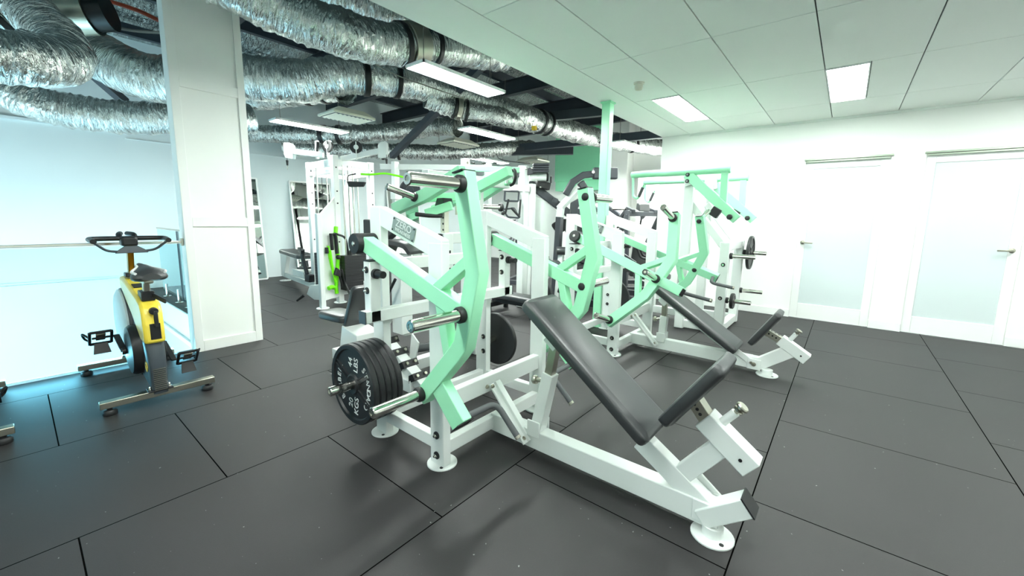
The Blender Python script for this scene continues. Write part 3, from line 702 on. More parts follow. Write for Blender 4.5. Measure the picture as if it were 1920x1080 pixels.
# ------------------------------------------------------------------ exercise bikes
def bike(cx, cy, label):
    t = thing('exercise_bike', (cx, cy, 0), label, 'exercise bike')
    P = lambda x, y, z: V((x + cx + 4.0, y + cy - .53, z))
    def curve_body(pts, hw, ys, name, mt, bev=.012):
        """rounded beam along a side-view curve, ys its half width"""
        b = MB(); pts = [V((p[0], 0, p[1])) for p in pts]; rings = []
        for i, p in enumerate(pts):
            tg = (pts[min(i+1, len(pts)-1)] - pts[max(i-1, 0)]).normalized(); nn = V((-tg.z, 0, tg.x))
            w, h = ys[i], hw[i]; ring = []
            for k in range(16):
                a = 2*PI*k/16; ca, sa = math.cos(a), math.sin(a)
                q = p + nn*(h*math.copysign(abs(sa)**.55, sa)); ring.append(P(q.x, .53 + w*math.copysign(abs(ca)**.55, ca), q.z))
            rings.append(ring)
        b.loft(rings, True); return b.build(name, mt, t)
    b = MB(); b.prism([P(-4.20, .475, .80), P(-4.0, .475, .778), P(-3.62, .475, .715), P(-3.515, .475, .68), P(-3.475, .475, .62), P(-3.465, .475, .415), P(-3.60, .475, .415), P(-3.85, .475, .555), P(-4.21, .475, .72)], (0, .11, 0))
    body = b.build('frame_cover', 'yellow', t, .018)
    low = curve_body([(-3.555, .42), (-3.53, .34), (-3.515, .24), (-3.51, .14), (-3.51, .07)], [.055, .06, .058, .055, .05], [.053, .05, .047, .045, .043], 'rear_cover', 'bikegrey')
    for k in range(13):
        b = MB(); z = .10 + .013*k; b.bar(P(-3.452, .497, z), P(-3.452, .563, z), .004, .005); b.build('vent_slot', 'steel', low) if k < 12 else None
    # dark chassis under the cover
    b = MB(); b.prism([P(-4.15, .495, .78), P(-4.25, .495, .55), P(-4.42, .495, .2), P(-4.5, .495, .075), P(-4.38, .495, .07), P(-3.85, .495, .12), P(-3.52, .495, .07), P(-3.56, .495, .42), P(-3.85, .495, .6)], (0, .07, 0))
    b.build('chassis', 'bikegrey', t, .01)
    b = MB(); b.lathe(P(-4.25, .445, .42), (0, 1, 0), [(.05, .0), (.24, .006), (.268, .02), (.262, .11), (.24, .124), (.05, .13)], 48)
    fw = b.build('flywheel', 'bikeblue', t)
    b = MB(); b.lathe(P(-4.25, .455, .42), (0, 1, 0), [(.262, .02), (.276, .024), (.28, .036), (.28, .12), (.262, .14)], 48); b.build('flywheel_guard', 'bikegrey', t)
    b = MB(); b.lathe(P(-3.87, .43, .30), (0, 1, 0), [(.03, 0), (.12, .004), (.165, .012), (.178, .03), (.178, .17), (.165, .19), (.12, .198), (.03, .2)], 40); b.build('crank_cover', 'plastic', t)
    b = MB(); b.lathe(P(-3.535, .481, .25), (0, -1, 0), [(.020, .0), (.020, .003), (.034, .003), (.034, 0)], 28); b.build('badge', 'yellow', low)
    for s, (px, pz) in ((-1, (-4.04, .385)), (1, (-3.70, .215))):
        y0 = .53 + s*.112; y1 = .53 + s*.17
        b = MB(); b.bar(P(-3.87, y0, .30), P(px, y0 + s*.012, pz), .018, .034, (0, 1, 0)); b.cyl(P(-3.87, y0-.012, .30), P(-3.87, y0+.012, .30), .024, n=18); cr = b.build('crank', 'plastic', t, .004)
        b = MB()
        yc_ = y1 + s*.035; x0, x1, q0, q1 = px-.046, px+.046, yc_-.056, yc_+.056; z = pz
        tilt = .06
        for A, B in (((x0, q0), (x1, q0)), ((x1, q0), (x1, q1)), ((x1, q1), (x0, q1)), ((x0, q1), (x0, q0))):
            b.bar(P(A[0], A[1], z + (A[0]-px)*1.1), P(B[0], B[1], z + (B[0]-px)*1.1), .016, .018)
        b.bar(P(px, y0, z), P(px, yc_+s*.045, z), .014, .014)
        pd = b.build('pedal', 'plastic', cr, .003)
        b = MB(); b.bar(P(px-.03, yc_, z-.02), P(px+.03, yc_, z+.034), .05, .012); b.build('pedal_plate', 'steel', pd, .003)
        b = MB(); b.prism([P(px-.035, yc_-.034, z-.045), P(px-.035, yc_+.034, z-.045), P(px+.0, yc_+.046, z-.115), P(px+.0, yc_-.046, z-.115)], V((.008, 0, 0))); b.build('toe_flap', 'rubber', pd, .002)
        b = MB(); b.tube(bezpath([P(px-.04, yc_+s*.05, z-.03), P(px-.07, yc_+s*.075, z-.01), P(px-.05, yc_+s*.085, z+.03), P(px, yc_+s*.06, z+.01)], 5), .007, 8); b.build('toe_strap', 'rubber', pd)
    # base bars
    for x, (ya, yb) in ((-3.50, (.235, .835)), (-4.50, (.215, .80))):
        b = MB(); b.bar(P(x, ya, .07), P(x, yb, .07), .055, .042); bb = b.build('base_bar', 'steel', t, .004)
        for y in (ya+.045, yb-.045):
            b = MB(); b.lathe(P(x, y, 0), (0, 0, 1), [(.034, .001), (.036, .006), (.036, .024), (.028, .034), (.014, .036), (.014, .05)], 20); b.build('levelling_foot', 'rubber', bb)
        for y in (.48, .58):
            b = MB(); b.lathe(P(x, y, .09), (0, 0, 1), [(.014, 0), (.014, .01), (.008, .012), (.008, .024), (.003, .03)], 14); b.build('dome_nut', 'chrome', bb)
    b = MB(); b.box(*[P(-3.545, 0, 0).x, P(-3.455, 0, 0).x], P(0, .465, 0).y, P(0, .595, 0).y, .09, .098); b.build('foot_bracket', 'plastic', t, .002)
    b = MB(); b.cyl(P(-4.50, .73, .06), P(-4.50, .76, .06), .04, n=20); b.build('transport_wheel', 'rubber', t)
    # handlebar post, bars, holder
    b = MB(); b.bar(P(-4.11, .53, .74), P(-4.02, .53, 1.01), .034, .06, (1, 0, 0)); b.build('handlebar_post', 'gold', t, .006)
    b = MB(); b.box(P(-4.14, 0, 0).x, P(-4.05, 0, 0).x, P(0, .495, 0).y, P(0, .565, 0).y, .80, .83); b.build('post_collar', 'plastic', t, .006)
    b = MB()
    b.tube(fillet([P(-3.86, .335, 1.075), P(-4.03, .325, 1.085), P(-4.06, .40, 1.085), P(-4.06, .66, 1.085), P(-4.03, .735, 1.085), P(-3.86, .725, 1.075)], .05, 6), .017, 14)
    for y in (.49, .57): b.tube(bezpath([P(-4.06, y, 1.085), P(-4.10, y, 1.11), P(-4.20, y*.5+.265, 1.115)], 5), .017, 12)
    hb = b.build('handlebar', 'plastic', t)
    b = MB()
    b.tube(fillet([P(-3.90, .335, 1.07), P(-3.94, .40, 1.005), P(-3.95, .47, .995), P(-3.95, .59, .995), P(-3.94, .66, 1.005), P(-3.90, .725, 1.07)], .03, 5), .0085, 10)
    b.build('lower_bar', 'bikegrey', hb)
    b = MB(); b.prism([P(-3.945, .44, .985), P(-3.945, .62, .985), P(-3.945, .60, 1.01), P(-3.955, .565, 1.035), P(-3.955, .495, 1.035), P(-3.945, .46, 1.01)], (.014, 0, 0)); b.build('device_holder', 'bikegrey', hb, .004)
    b = MB(); b.box(P(-4.085, 0, 0).x, P(-3.98, 0, 0).x, P(0, .485, 0).y, P(0, .575, 0).y, 1.03, 1.10); b.build('stem_cover', 'plastic', hb, .014)
    # saddle
    b = MB(); b.bar(P(-3.60, .53, .66), P(-3.575, .53, .83), .034, .05, (1, 0, 0)); b.build('seat_post', 'steel', t, .005)
    b = MB(); b.box(P(-3.66, 0, 0).x, P(-3.54, 0, 0).x, P(0, .495, 0).y, P(0, .565, 0).y, .69, .755); b.bar(P(-3.54, .55, .73), P(-3.44, .60, .69), .012, .03); b.build('seat_post_collar', 'plastic', t, .012)
    b = MB(); b.cyl(P(-3.475, .535, .635), P(-3.445, .535, .635), .024, n=16); b.bar(P(-3.44, .54, .64), P(-3.435, .54, .53), .022, .014, (1, 0, 0)); b.build('brake_lever', 'plastic', t, .004)
    b = MB(); b.box(P(-3.468, 0, 0).x, P(-3.460, 0, 0).x, P(0, .508, 0).y, P(0, .562, 0).y, .445, .55); b.build('instruction_label', 'rubber', t, .002)
    b = MB(); b.bar(P(-3.86, .50, .758), P(-3.86, .56, .758), .09, .006, (.16, 0, 1)); b.build('instruction_label', 'rubber', t)
    rings = []; sec = ((-3.76, .014, .014, .905), (-3.74, .024, .022, .908), (-3.68, .028, .028, .905), (-3.60, .036, .034, .898), (-3.54, .058, .042, .890), (-3.48, .086, .046, .884), (-3.43, .094, .046, .882), (-3.39, .082, .038, .880), (-3.365, .05, .022, .874))
    for x, w, h, zc in sec:
        rings.append([P(x, .53 + w*math.cos(a), zc + h*(math.sin(a) if math.sin(a) > 0 else math.sin(a)*.9) - .018*abs(math.cos(a))*(w/.09)) for a in [2*PI*k/20 for k in range(20)]])
    b = MB(); b.loft(rings, True); sd = b.build('saddle', 'vinyl', t)
    for s in (-1, 1):
        b = MB(); b.tube(bezpath([P(x, .53 + s*(w*.86), zc + h*.62 - .012*(w/.09)) for x, w, h, zc in sec[2:8]], 4), .008, 8); b.build('saddle_stripe', 'print', sd)
    b = MB(); b.bar(P(-3.62, .53, .82), P(-3.47, .53, .83), .05, .03); b.build('saddle_clamp', 'steel', sd, .008)
    return t
b1 = bike(-4.0, .53, 'yellow and black exercise bike with bronze handlebar post by the glass balustrade')
b2 = b1.copy(); COL.objects.link(b2); b2.location = (-3.98, -.405, 0)
b2['label'] = 'second exercise bike, only its black base feet showing at the left edge'
def copy_children(src, dst):
    for ch in list(src.children):
        c = ch.copy(); COL.objects.link(c); c.parent = dst
        for g2 in list(ch.children):
            d = g2.copy(); COL.objects.link(d); d.parent = c
            for g3 in list(g2.children):
                e = g3.copy(); COL.objects.link(e); e.parent = d
copy_children(b1, b2)

# ------------------------------------------------------------------ cable station by the left wall
t = thing('cable_station', (-6.2, 3.2, 0), 'tall white cable station with pulley arms, weight stacks and a low row seat', 'gym machine')
A, B, Cc, Dd = (-5.72, 2.99), (-6.55, 3.02), (-5.72, 3.55), (-6.58, 3.66)
for i, (x, y) in enumerate((A, B, Cc, Dd)):
    b = MB(); b.box(x-.045, x+.045, y-.04, y+.04, .01, 2.12 if i == 0 else 2.08); o = b.build('upright', 'white', t, .006)
    for z in (.5, .9, 1.45, 1.62, 1.95): 
        b = MB(); b.cyl((x+.045, y, z), (x+.049, y, z), .011, n=10); b.build('bolt', 'rubber', o)
    foot(t, x, y, .09)
for p, q in ((A, B), (A, Cc), (B, Dd), (Cc, Dd)):
    for z, h in ((2.02, .10), (1.90, .06), (.16, .09)):
        b = MB(); b.bar((*p, z), (*q, z), .06, h); b.build('cross_beam', 'white', t, .004)
# sloping side panel with its front leg
b = MB(); b.box(-5.535, -5.465, 2.585, 2.655, .008, 1.30); lg = b.build('front_leg', 'white', t, .01)
foot(t, -5.50, 2.62, .085)
b = MB(); b.prism([(-5.52, 2.63, .10), (-5.71, 2.97, .10), (-5.71, 2.97, 1.55), (-5.52, 2.63, 1.28)], (.014, .008, 0)); b.build('side_panel', 'white', t, .003)
# pulley arms
for p, q in (((-5.9, 2.93, 2.13), (-6.25, 2.66, 2.17)), ((-5.72, 3.1, 2.08), (-5.28, 3.45, 2.20))):
    b = MB(); b.bar(p, q, .06, .07); ar = b.build('pulley_arm', 'white', t, .004)
    q = V(q); d = (q-V(p)).normalized(); sd = V((-d.y, d.x, 0)).normalized()
    for s in (-.035, .035):
        b = MB(); c = q + d*.04 + sd*s; b.prism([c + d*x + V((0, 0, z)) for x, z in ((-.06, -.10), (.05, -.10), (.07, -.05), (.07, .08), (.05, .11), (-.03, .11), (-.06, .08))], sd*.006); b.build('pulley_cheek', 'white', ar, .002)
    b = MB(); b.cyl(q + d*.04 - sd*.012, q + d*.04 + sd*.012, .05, n=24); b.build('pulley', 'rubber', ar)
    e = q + d*.09; b = MB(); b.tube([e + V((0, 0, .02)), e + V((0, 0, -.13))], .004, 6); b.cyl(e + V((0, 0, -.13)), e + V((0, 0, -.20)), .018, .012, n=12); b.build('cable_stop', 'rubber', ar)
    b = MB(); b.tube(fillet([e + V((0, 0, -.20)), e + V((.012, 0, -.23)), e + V((0, 0, -.27)), e + V((-.012, 0, -.23)), e + V((0, 0, -.20))], .008, 3), .003, 6); b.build('snap_hook', 'chrome', ar)
for c, dd in (((-6.02, 2.90, 2.25), (-.3, -.95, .1)), ((-5.86, 2.98, 2.25), (.3, -.95, .1)), ((-5.52, 3.22, 2.24), (.8, -.6, 0))):
    b = MB(); c = V(c); dd = V(dd).normalized(); b.cyl(c - dd*.016, c + dd*.016, .085, n=28); b.mi = 1; b.cyl(c + dd*.014, c + dd*.022, .034, n=20); b.cyl(c - dd*.022, c - dd*.014, .034, n=20)
    b.build('top_pulley', ['rubber', 'print'], t)
    b = MB(); b.bar(c + V((0, 0, -.17)), c + V((0, 0, .075)), .012, .05, dd); b.build('pulley_bracket', 'white', t, .002)
# weight stacks and guide rods
for cx, cy in ((-5.60, 3.12), (-6.25, 3.06), (-6.3, 3.6)):
    for s in (-.075, .075):
        b = MB(); b.cyl((cx, cy+s, .2), (cx, cy+s, 1.98), .011, n=12); b.build('guide_rod', 'chrome', t)
    b = MB(); b.tube([(cx, cy, .72), (cx, cy, 1.98)], .004, 6); b.build('lift_cable', 'rubber', t)
    st = None
    for k in range(12):
        b = MB(); z = .20 + .042*k; b.box(cx-.075, cx+.075, cy-.14, cy+.14, z, z+.0415); b.build('stack_plate', 'rubber', t, .002)
    b = MB(); b.cyl((cx, cy, .70), (cx, cy, .78), .018, n=12); b.build('stack_stem', 'rubber', t)
# low row seat reaching to the wall
b = MB(); b.bar((-6.55, 3.06, .13), (-8.45, 3.30, .13), .07, .09); b.build('row_rail', 'white', t, .004)
b = MB(); b.prism([(-8.32, 3.24, .10), (-8.52, 3.27, .10), (-8.50, 3.27, .56), (-8.10, 3.22, .56), (-8.10, 3.22, .50)], (.006, .07, 0)); b.build('row_leg', 'white', t, .004)
foot(t, -8.42, 3.30, .1)
b = MB(); b.cushion((-7.62, 3.20, .555), (1, -.13, -.02), (.13, 1, 0), 1.12, .30, .07, .05, .02); b.build('row_seat', 'vinyl', t)
b = MB(); b.bar((-8.1, 3.26, .54), (-7.1, 3.13, .53), .16, .02); b.build('seat_board', 'white', t)
b = MB(); b.bar((-7.35, 3.14, .30), (-6.75, 3.06, .30), .26, .11); b.build('foot_rest', 'white', t, .006)
b = MB(); b.bar((-7.0, 3.05, .40), (-6.66, 3.0, .43), .22, .03, (0, 0, 1)); b.build('foot_pad', 'rubber', t, .006)
b = MB(); b.box(-6.66, -6.50, 2.90, 2.99, .22, .34); b.tube(bezpath([(-6.6, 2.92, .34), (-6.68, 2.9, .6), (-6.66, 2.9, .74)], 6), .03, 10); b.bar((-6.75, 2.88, .74), (-6.58, 2.86, .70), .05, .06); b.build('low_pulley_block', 'plastic', t, .008)
b = MB(); b.prism([(-5.92, 2.70, .05), (-5.98, 2.62, .14), (-5.95, 2.66, .27), (-5.78, 2.90, .30), (-5.72, 2.90, .08)], (.05, .04, 0)); b.build('low_pulley_cheek', 'white', t, .004)
b = MB(); b.cyl((-6.02, 2.60, .12), (-6.08, 2.52, .04), .022, .014, n=12); b.build('cable_stop', 'rubber', t)
# lat tower with horizontal bar to the right
b = MB(); b.bar((-5.28, 3.45, 1.98), (-4.05, 4.4, 1.98), .06, .075); b.build('bridge_bar', 'white', t, .004)
b = MB(); b.box(-5.13, -5.05, 3.52, 3.60, .01, 2.05); o = b.build('upright', 'white', t, .006); foot(t, -5.09, 3.56, .09)
b = MB(); b.box(-5.135, -5.02, 3.50, 3.62, 1.52, 1.66); b.build('sliding_carriage', 'white', t, .004)
b = MB(); b.box(-4.10, -4.02, 4.36, 4.44, .01, 2.05); b.build('upright', 'white', t, .006); foot(t, -4.06, 4.40, .09)

# things hanging on its near panel
hk = V((-5.56, 2.72, 1.0))
def hang_tube(name, pts, r, mt, lab, cat, group=None, n=10):
    b = MB(); b.tube(bezpath(pts, 8), r, n); o = b.build(name, mt, None, 0, pts[0]); return tag(o, lab, cat, group)
def S(s, z, d=.03): return (-5.51 - .2*s + .88*d, 2.62 + .36*s + .47*d, z)
hang_tube('resistance_band', [S(.85, 1.12), S(.80, .95), S(.88, .7), S(.78, .45), S(.70, .25), S(.72, .16)], .027, 'lime', 'long lime green resistance band hanging down the cable station side panel', 'resistance band')
hang_tube('resistance_band', [S(.28, .86, .05), S(.36, .66, .05), S(.50, .48, .05), S(.60, .38, .06), S(.52, .36, .07), S(.38, .60, .07), S(.30, .80, .07)], .017, 'lime', 'thin lime green tube band looped lower on the cable station panel', 'resistance band')
hang_tube('resistance_band', [S(.20, .27, .05), S(.34, .28, .06), S(.50, .26, .05)], .030, 'lime', 'short thick lime green roll low on the cable station panel', 'resistance band')
t2 = thing('rope_attachment', S(.4, .95, .06), 'black ribbed cable handles hanging at the top of the cable station panel', 'cable attachment')
b = MB(); b.tube([S(.36, 1.03, .08), S(.40, .80, .08)], .022, 12); b.build('grip', 'rubber', t2)
b = MB(); b.tube(bezpath([S(.55, 1.03, .08), S(.62, .95, .08), S(.66, .74, .08)], 6), .026, 12); b.build('grip', 'plastic', t2)
b = MB(); b.sphere(S(.68, .69, .09), .034, 14); b.build('ball_stop', 'rubber', t2)
b = MB(); b.tube(bezpath([S(.6, 1.02, .1), S(1.0, .96, .12), S(1.15, .80, .12), S(1.2, .64, .12)], 6), .015, 10); b.build('strap', 'rubber', t2)
b = MB(); b.tube([S(.16, .84, .06), S(.17, .76, .06)], .024, 12); b.build('end_grip', 'rubber', t2)
t2 = thing('ankle_strap', S(.5, .48, .1), 'black strap attachment hanging half way down the cable station panel', 'cable attachment')
b = MB(); b.prism([S(.30, .46, .10), S(.62, .42, .10), S(.66, .50, .10), S(.44, .56, .10)], (.03, .02, -.01)); b.build('cuff', 'rubber', t2, .01)
b = MB(); b.tube(bezpath([S(.55, .46, .12), S(.66, .36, .12), S(.72, .27, .12)], 5), .014, 8); b.build('strap', 'rubber', t2)
t2 = thing('tricep_rope', (-5.42, 2.9, .3), 'black and chrome pull rope leaning at the foot of the cable station', 'cable attachment')
b = MB(); b.tube(bezpath([S(.72, .52, .12), S(.80, .28, .16), (-5.34, 2.98, .10), (-5.20, 3.02, .025)], 8), .016, 10); b.build('rope', 'rubber', t2)
b = MB(); b.tube(bezpath([S(.86, .45, .15), S(.98, .2, .2), (-5.22, 3.10, .03)], 8), .013, 10); b.build('bar', 'chrome', t2)
t2 = thing('hand_strap', (-5.2, 3.3, 1.8), 'black hand strap on the lime band high on the cable station', 'cable attachment')
b = MB(); b.tube(bezpath([(-5.04, 2.92, 1.82), (-5.12, 2.86, 1.79), (-5.13, 2.85, 1.72)], 5), .008, 8); b.build('strap', 'rubber', t2)
b = MB(); b.prism([(-5.12, 2.85, 1.72), (-4.90, 2.99, 1.71), (-4.93, 2.97, 1.65), (-5.09, 2.87, 1.645)], (.04, -.05, 0)); b.build('grip', 'rubber', t2, .01)
hang_tube('resistance_band', [(-4.98, 2.96, 1.815), (-4.86, 3.03, 1.81), (-4.72, 3.14, 1.825), (-4.58, 3.20, 1.80), (-4.40, 3.33, 1.755)], .013, 'lime', 'lime green band stretched level at the top of the cable station', 'resistance band')
plate((-4.98, 3.72, 1.66), (.5, -.86, 0), .16, .03, 'small dark grey disc high on the cable station behind the chrome horn', mt='char')

# ------------------------------------------------------------------ plate-loaded pulldown behind the front machine
t = thing('pulldown_machine', (-2.8, 2.2, 0), 'white pulldown machine with black seat and mint overhead levers behind the front machine', 'gym machine')
b = MB()
b.box(-2.66, -2.56, 2.25, 2.35, .01, 1.14); b.bar((-3.35, 1.70, .09), (-2.25, 1.70, .09), .09, .09); b.bar((-2.61, 1.66, .09), (-2.61, 2.70, .09), .08, .09)
b.box(-2.66, -2.56, 2.62, 2.72, .01, 1.62); b.bar((-2.61, 2.25, 1.10), (-2.61, 2.70, 1.10), .07, .09); b.bar((-2.61, 2.1, 1.6), (-2.61, 3.1, 1.6), .08, .08)
b.build('main_frame', 'white', t, .005)
b = MB(); b.box(-2.635, -2.585, 2.275, 2.325, 1.14, 1.36); pt = b.build('adjuster_post', 'ivory', t, .004)
for k in range(4):
    b = MB(); b.cyl((-2.60, 2.274, 1.17+.05*k), (-2.60, 2.272, 1.17+.05*k), .009, n=10); b.build('pin_hole', 'rubber', pt)
b = MB(); b.prism([(-2.67, 2.24, 1.36), (-2.55, 2.24, 1.36), (-2.57, 2.25, 1.43), (-2.65, 2.25, 1.43)], (0, .1, 0)); b.build('rubber_stop', 'rubber', pt, .006)
b = MB(); b.box(-2.555, -2.548, 2.29, 2.31, .90, 1.0); b.cyl((-2.55, 2.30, .84), (-2.53, 2.30, .84), .015, n=12); b.build('pin_slot', 'rubber', t)
b = MB(); b.prism([(-3.10, 1.58, .08), (-2.78, 1.58, .08), (-2.84, 1.60, .36), (-3.06, 1.60, .40)], (0, .2, 0)); b.build('seat_base', 'white', t, .006)
b = MB(); b.cushion((-3.22, 1.68, .415), (1, .1, 0), (-.1, 1, 0), .36, .22, .06, .05, .02); b.build('seat_pad', 'vinyl', t)
b = MB(); b.cushion((-2.96, 1.71, .53), (.42, 0, .91), (0, 1, 0), .42, .2, .05, .04, .018); b.build('knee_pad', 'vinyl', t)
b = MB(); b.box(-2.60, -2.48, 1.76, 1.86, .40, 1.0); b.bar((-2.54, 1.8, .42), (-2.54, 2.3, .42), .08, .08); b.build('thigh_post', 'white', t, .005)
rr = []
b = MB(); pts = bezpath([(-2.64, 1.72, .985), (-2.60, 1.74, 1.07), (-2.52, 1.77, 1.09), (-2.42, 1.82, 1.075), (-2.38, 1.85, 1.02)], 5)
rings = []
for i, p in enumerate(pts):
    tg = (pts[min(i+1, len(pts)-1)] - pts[max(i-1, 0)]).normalized(); s = V((-.35, .93, 0)).normalized(); u = s.cross(tg).normalized()
    rings.append([p + s*(.13*cx_) + u*(.022*cy_) for cx_, cy_ in ((-1, -.6), (-1, .6), (-.9, 1), (.9, 1), (1, .6), (1, -.6), (.9, -1), (-.9, -1))])
b.loft(rings, True); b.build('thigh_pad', 'vinyl', t)
b = MB(); b.prism([(-2.86, 1.70, 1.10), (-2.68, 1.78, 1.10), (-2.62, 1.80, 1.15), (-2.74, 1.74, 1.22), (-2.86, 1.70, 1.25)], (.02, .05, 0)); b.build('back_pad', 'vinyl', t, .008)
b = MB(); b.tube([(-2.60, 1.68, .62), (-2.46, 1.70, .83)], .011, 10); b.build('gas_strut', 'rubber', t)
# sloping foot beam with black brackets
fb = MB(); fb.bar((-2.62, 1.72, .33), (-2.10, 1.72, .055), .085, .07); fo = fb.build('foot_beam', 'white', t, .004)
for k in range(4):
    c = V((-2.58+.115*k, 1.72, .345-.061*k)); b = MB(); b.bar(c + V((0, -.065, 0)), c + V((0, .065, 0)), .05, .05, (.9, 0, .5)); b.bar(c + V((-.03, -.065, -.02)), c + V((-.03, .065, -.02)), .012, .06); br = b.build('foot_block', 'plastic', fo, .003)
    for s in (-.035, .035):
        b = MB(); q = c + V((.022, s, .014)); b.cyl(q, q + V((.012, 0, .008)), .011, n=12); b.build('bolt', 'steel', br)
b = MB(); b.prism([(-2.46, 1.80, .20), (-2.40, 1.80, .16), (-2.34, 1.80, .36), (-2.42, 1.80, .42)], (0, .012, 0)); b.build('foot_lug', 'white', t, .003)
b = MB(); b.bar((-2.70, 1.74, .42), (-2.60, 1.78, .58), .07, .05); b.build('foot_lever', 'white', t, .004)
b = MB(); b.box(-2.66, -2.56, 1.74, 1.80, .575, .59); b.build('foot_lever_cap', 'rubber', t, .003)
b = MB(); b.cyl((-2.40, 1.82, .30), (-2.30, 2.0, .31), .03, n=16); b.build('foot_roller', 'grip', t)
# levers
b = MB(); b.rectpath([(-3.02, 2.10, 1.335), (-2.60, 2.10, 1.445), (-2.18, 2.10, 1.60)], (0, 1, 0), .095, .065); b.build('upper', 'mint', t) if False else None
l1 = b.build('lever_arm', 'mint', t, .004)
horn(l1, (-2.69, 2.067, 1.425), (-.02, -.95, .25), .27)
b = MB(); b.rectpath([(-3.10, 2.60, 1.34), (-2.75, 2.60, 1.45), (-2.20, 2.65, 1.66)], (0, 1, 0), .085, .065)
l2 = b.build('lever_arm', 'mint', t, .004)
b = MB(); b.bar((-2.80, 2.15, 1.425), (-2.45, 2.56, 1.46), .06, .07); b.build('lever_link', 'mint', l2, .004)
b = MB(); b.rectpath([(-3.0, 3.05, 1.45), (-2.53, 3.05, 1.66)], (0, 1, 0), .11, .065); b.bar((-2.95, 3.0, 1.62), (-2.45, 2.9, 1.70), .05, .06)
l3 = b.build('lever_arm', 'mint', t, .004)
b = MB(); b.bar((-2.535, 3.02, 1.60), (-2.505, 3.02, 1.72), .07, .012, (1, 0, .3)); b.build('end_plate', 'white', l3)
b = MB(); b.bar((-2.98, 2.86, 1.755), (-2.45, 3.1, 1.725), .05, .05); b.build('perforated_link', 'mint', l3, .003)
for k in range(3):
    b = MB(); c = V((-2.88+.1*k, 2.9+.05*k, 1.79)); b.lathe(c, (0, 0, 1), [(.022, 0), (.022, .012), (.01, .016)], 14); b.build('bolt', 'rubber', l3)
b = MB(); b.tube(bezpath([(-2.50, 3.02, 1.70), (-2.44, 3.0, 1.72), (-2.42, 3.0, 1.66), (-2.46, 3.02, 1.60), (-2.50, 3.02, 1.58)], 5), .014, 8); b.build('hand_loop', 'rubber', l3)
b = MB(); b.rectpath([(-2.70, 2.18, 1.30), (-2.52, 2.30, 1.37)], V((.55, -.83, 0)), .07, .06); sh = b.build('short_arm', 'mint', t, .004)
b = MB(); b.tube(bezpath([(-2.76, 2.12, 1.295), (-2.66, 2.18, 1.285), (-2.58, 2.25, 1.285)], 4), .018, 10); b.build('handle', 'rubber', sh)
b = MB(); b.cyl((-2.95, 2.75, 1.30), (-2.95, 2.75, 1.44), .012, n=8); b.build('stop_rod', 'steel', t)
hb_ = horn(t, (-2.98, 3.455, 1.392), (-.15, -.98, .0), .32, .024, .045)

# ------------------------------------------------------------------ mint lever machine by the door wall
t = thing('pulldown_machine', (-1.5, 5.4, 0), 'white pulldown machine with two long mint overhead tubes by the door wall', 'gym machine')
b = MB()
for y in (4.98, 5.82): b.box(-1.50, -1.40, y-.04, y+.04, .01, 1.85)
b.box(-1.08, -.98, 4.98, 5.06, .01, 1.05); b.box(-1.08, -.98, 5.74, 5.82, .01, 1.05)
for z in (.06, 1.0): b.bar((-1.03, 5.0, z), (-1.03, 5.8, z), .08, .09)
for y in (5.02, 5.78):
    b.bar((-1.45, y, .06), (-1.03, y, .06), .07, .09); b.bar((-1.45, y, 1.5), (-1.03, y, .98), .06, .08)
b.bar((-1.45, 5.0, 1.70), (-1.45, 5.8, 1.70), .08, .09); b.bar((-1.45, 5.4, .10), (-2.3, 5.4, .10), .08, .09); b.bar((-1.95, 5.4, .1), (-1.95, 5.4, .5), .08, .08, (1, 0, 0))
b.build('main_frame', 'white', t, .006)
b = MB(); b.cushion((-1.97, 5.4, .50), (1, 0, 0), (0, 1, 0), .42, .34, .07, .06, .02); b.build('seat_pad', 'vinyl', t)
for y, xl, xb in ((4.9, -2.12, 0), (5.9, -2.36, .0)):
    b = MB()
    b.cyl((xl, y, 1.825), (-1.02, y, 1.825), .038, n=20)
    b.bar((-1.075, y, 1.80), (-1.065, y, 1.42), .05, .07, (1, 0, 0))
    b.bar((-1.46, y, 1.80), (-.92, y, 1.30), .06, .10, (1, 0, 1))
    ar = b.build('lever_arm', 'mint', t, .004)
    b = MB(); b.tube(fillet([(xl+.02, y, 1.80), (xl+.03, y, 1.57), (xl+.10, y-.02, 1.53), (xl+.18, y-.04, 1.70)], .03, 5), .014, 12); hd = b.build('handle', 'mint', ar)
    b = MB(); b.cyl((xl+.115, y-.022, 1.56), (xl+.165, y-.036, 1.67), .019, n=14); b.build('grip', 'grip', hd)
    b = MB(); b.bar((-1.17, y-.03, 1.40), (-1.09, y-.03, 1.35), .07, .10, (1, 0, 1)); b.build('rubber_block', 'rubber', ar, .006)
    b = MB(); b.prism([(-1.52, y, 1.86), (-1.38, y, 1.86), (-1.36, y, 1.70), (-1.48, y, 1.66)], (0, .07 if y < 5 else -.07, 0)); b.build('pivot_plate', 'white', ar, .003)
    for z in (1.72, 1.79): bolt(ar, (-1.45, y-.03, z), (0, -1, 0), .012, .022)
    b = MB(); b.sphere((-.985, y-.045, 1.325), .03, 16, (1, .6, 1)); b.build('horn_cap', 'rubber', ar)
    if y > 5: horn(ar, (-.985, y+.035, 1.325), (0, 1, 0), .26)
for y, z in ((5.02, .90), (5.78, .90), (5.02, .40), (5.78, .42)):
    horn(t, (-.98, y, z), (1, 0, 0), .25, .024, .034, 'storage_peg')
for y in (4.985,):
    for z in (.80, .42): bolt(t, (-1.03, 4.979, z), (0, -1, 0), .012, .022)
plate((-.885, 5.78, .90), (1, 0, 0), .207, .035, 'grey ribbed plate on the upper peg of the machine by the door wall', ribs=True)
plate((-.895, 5.02, .40), (1, 0, 0), .088, .035, 'small ribbed plate on the lower peg of the machine by the door wall', ribs=True)

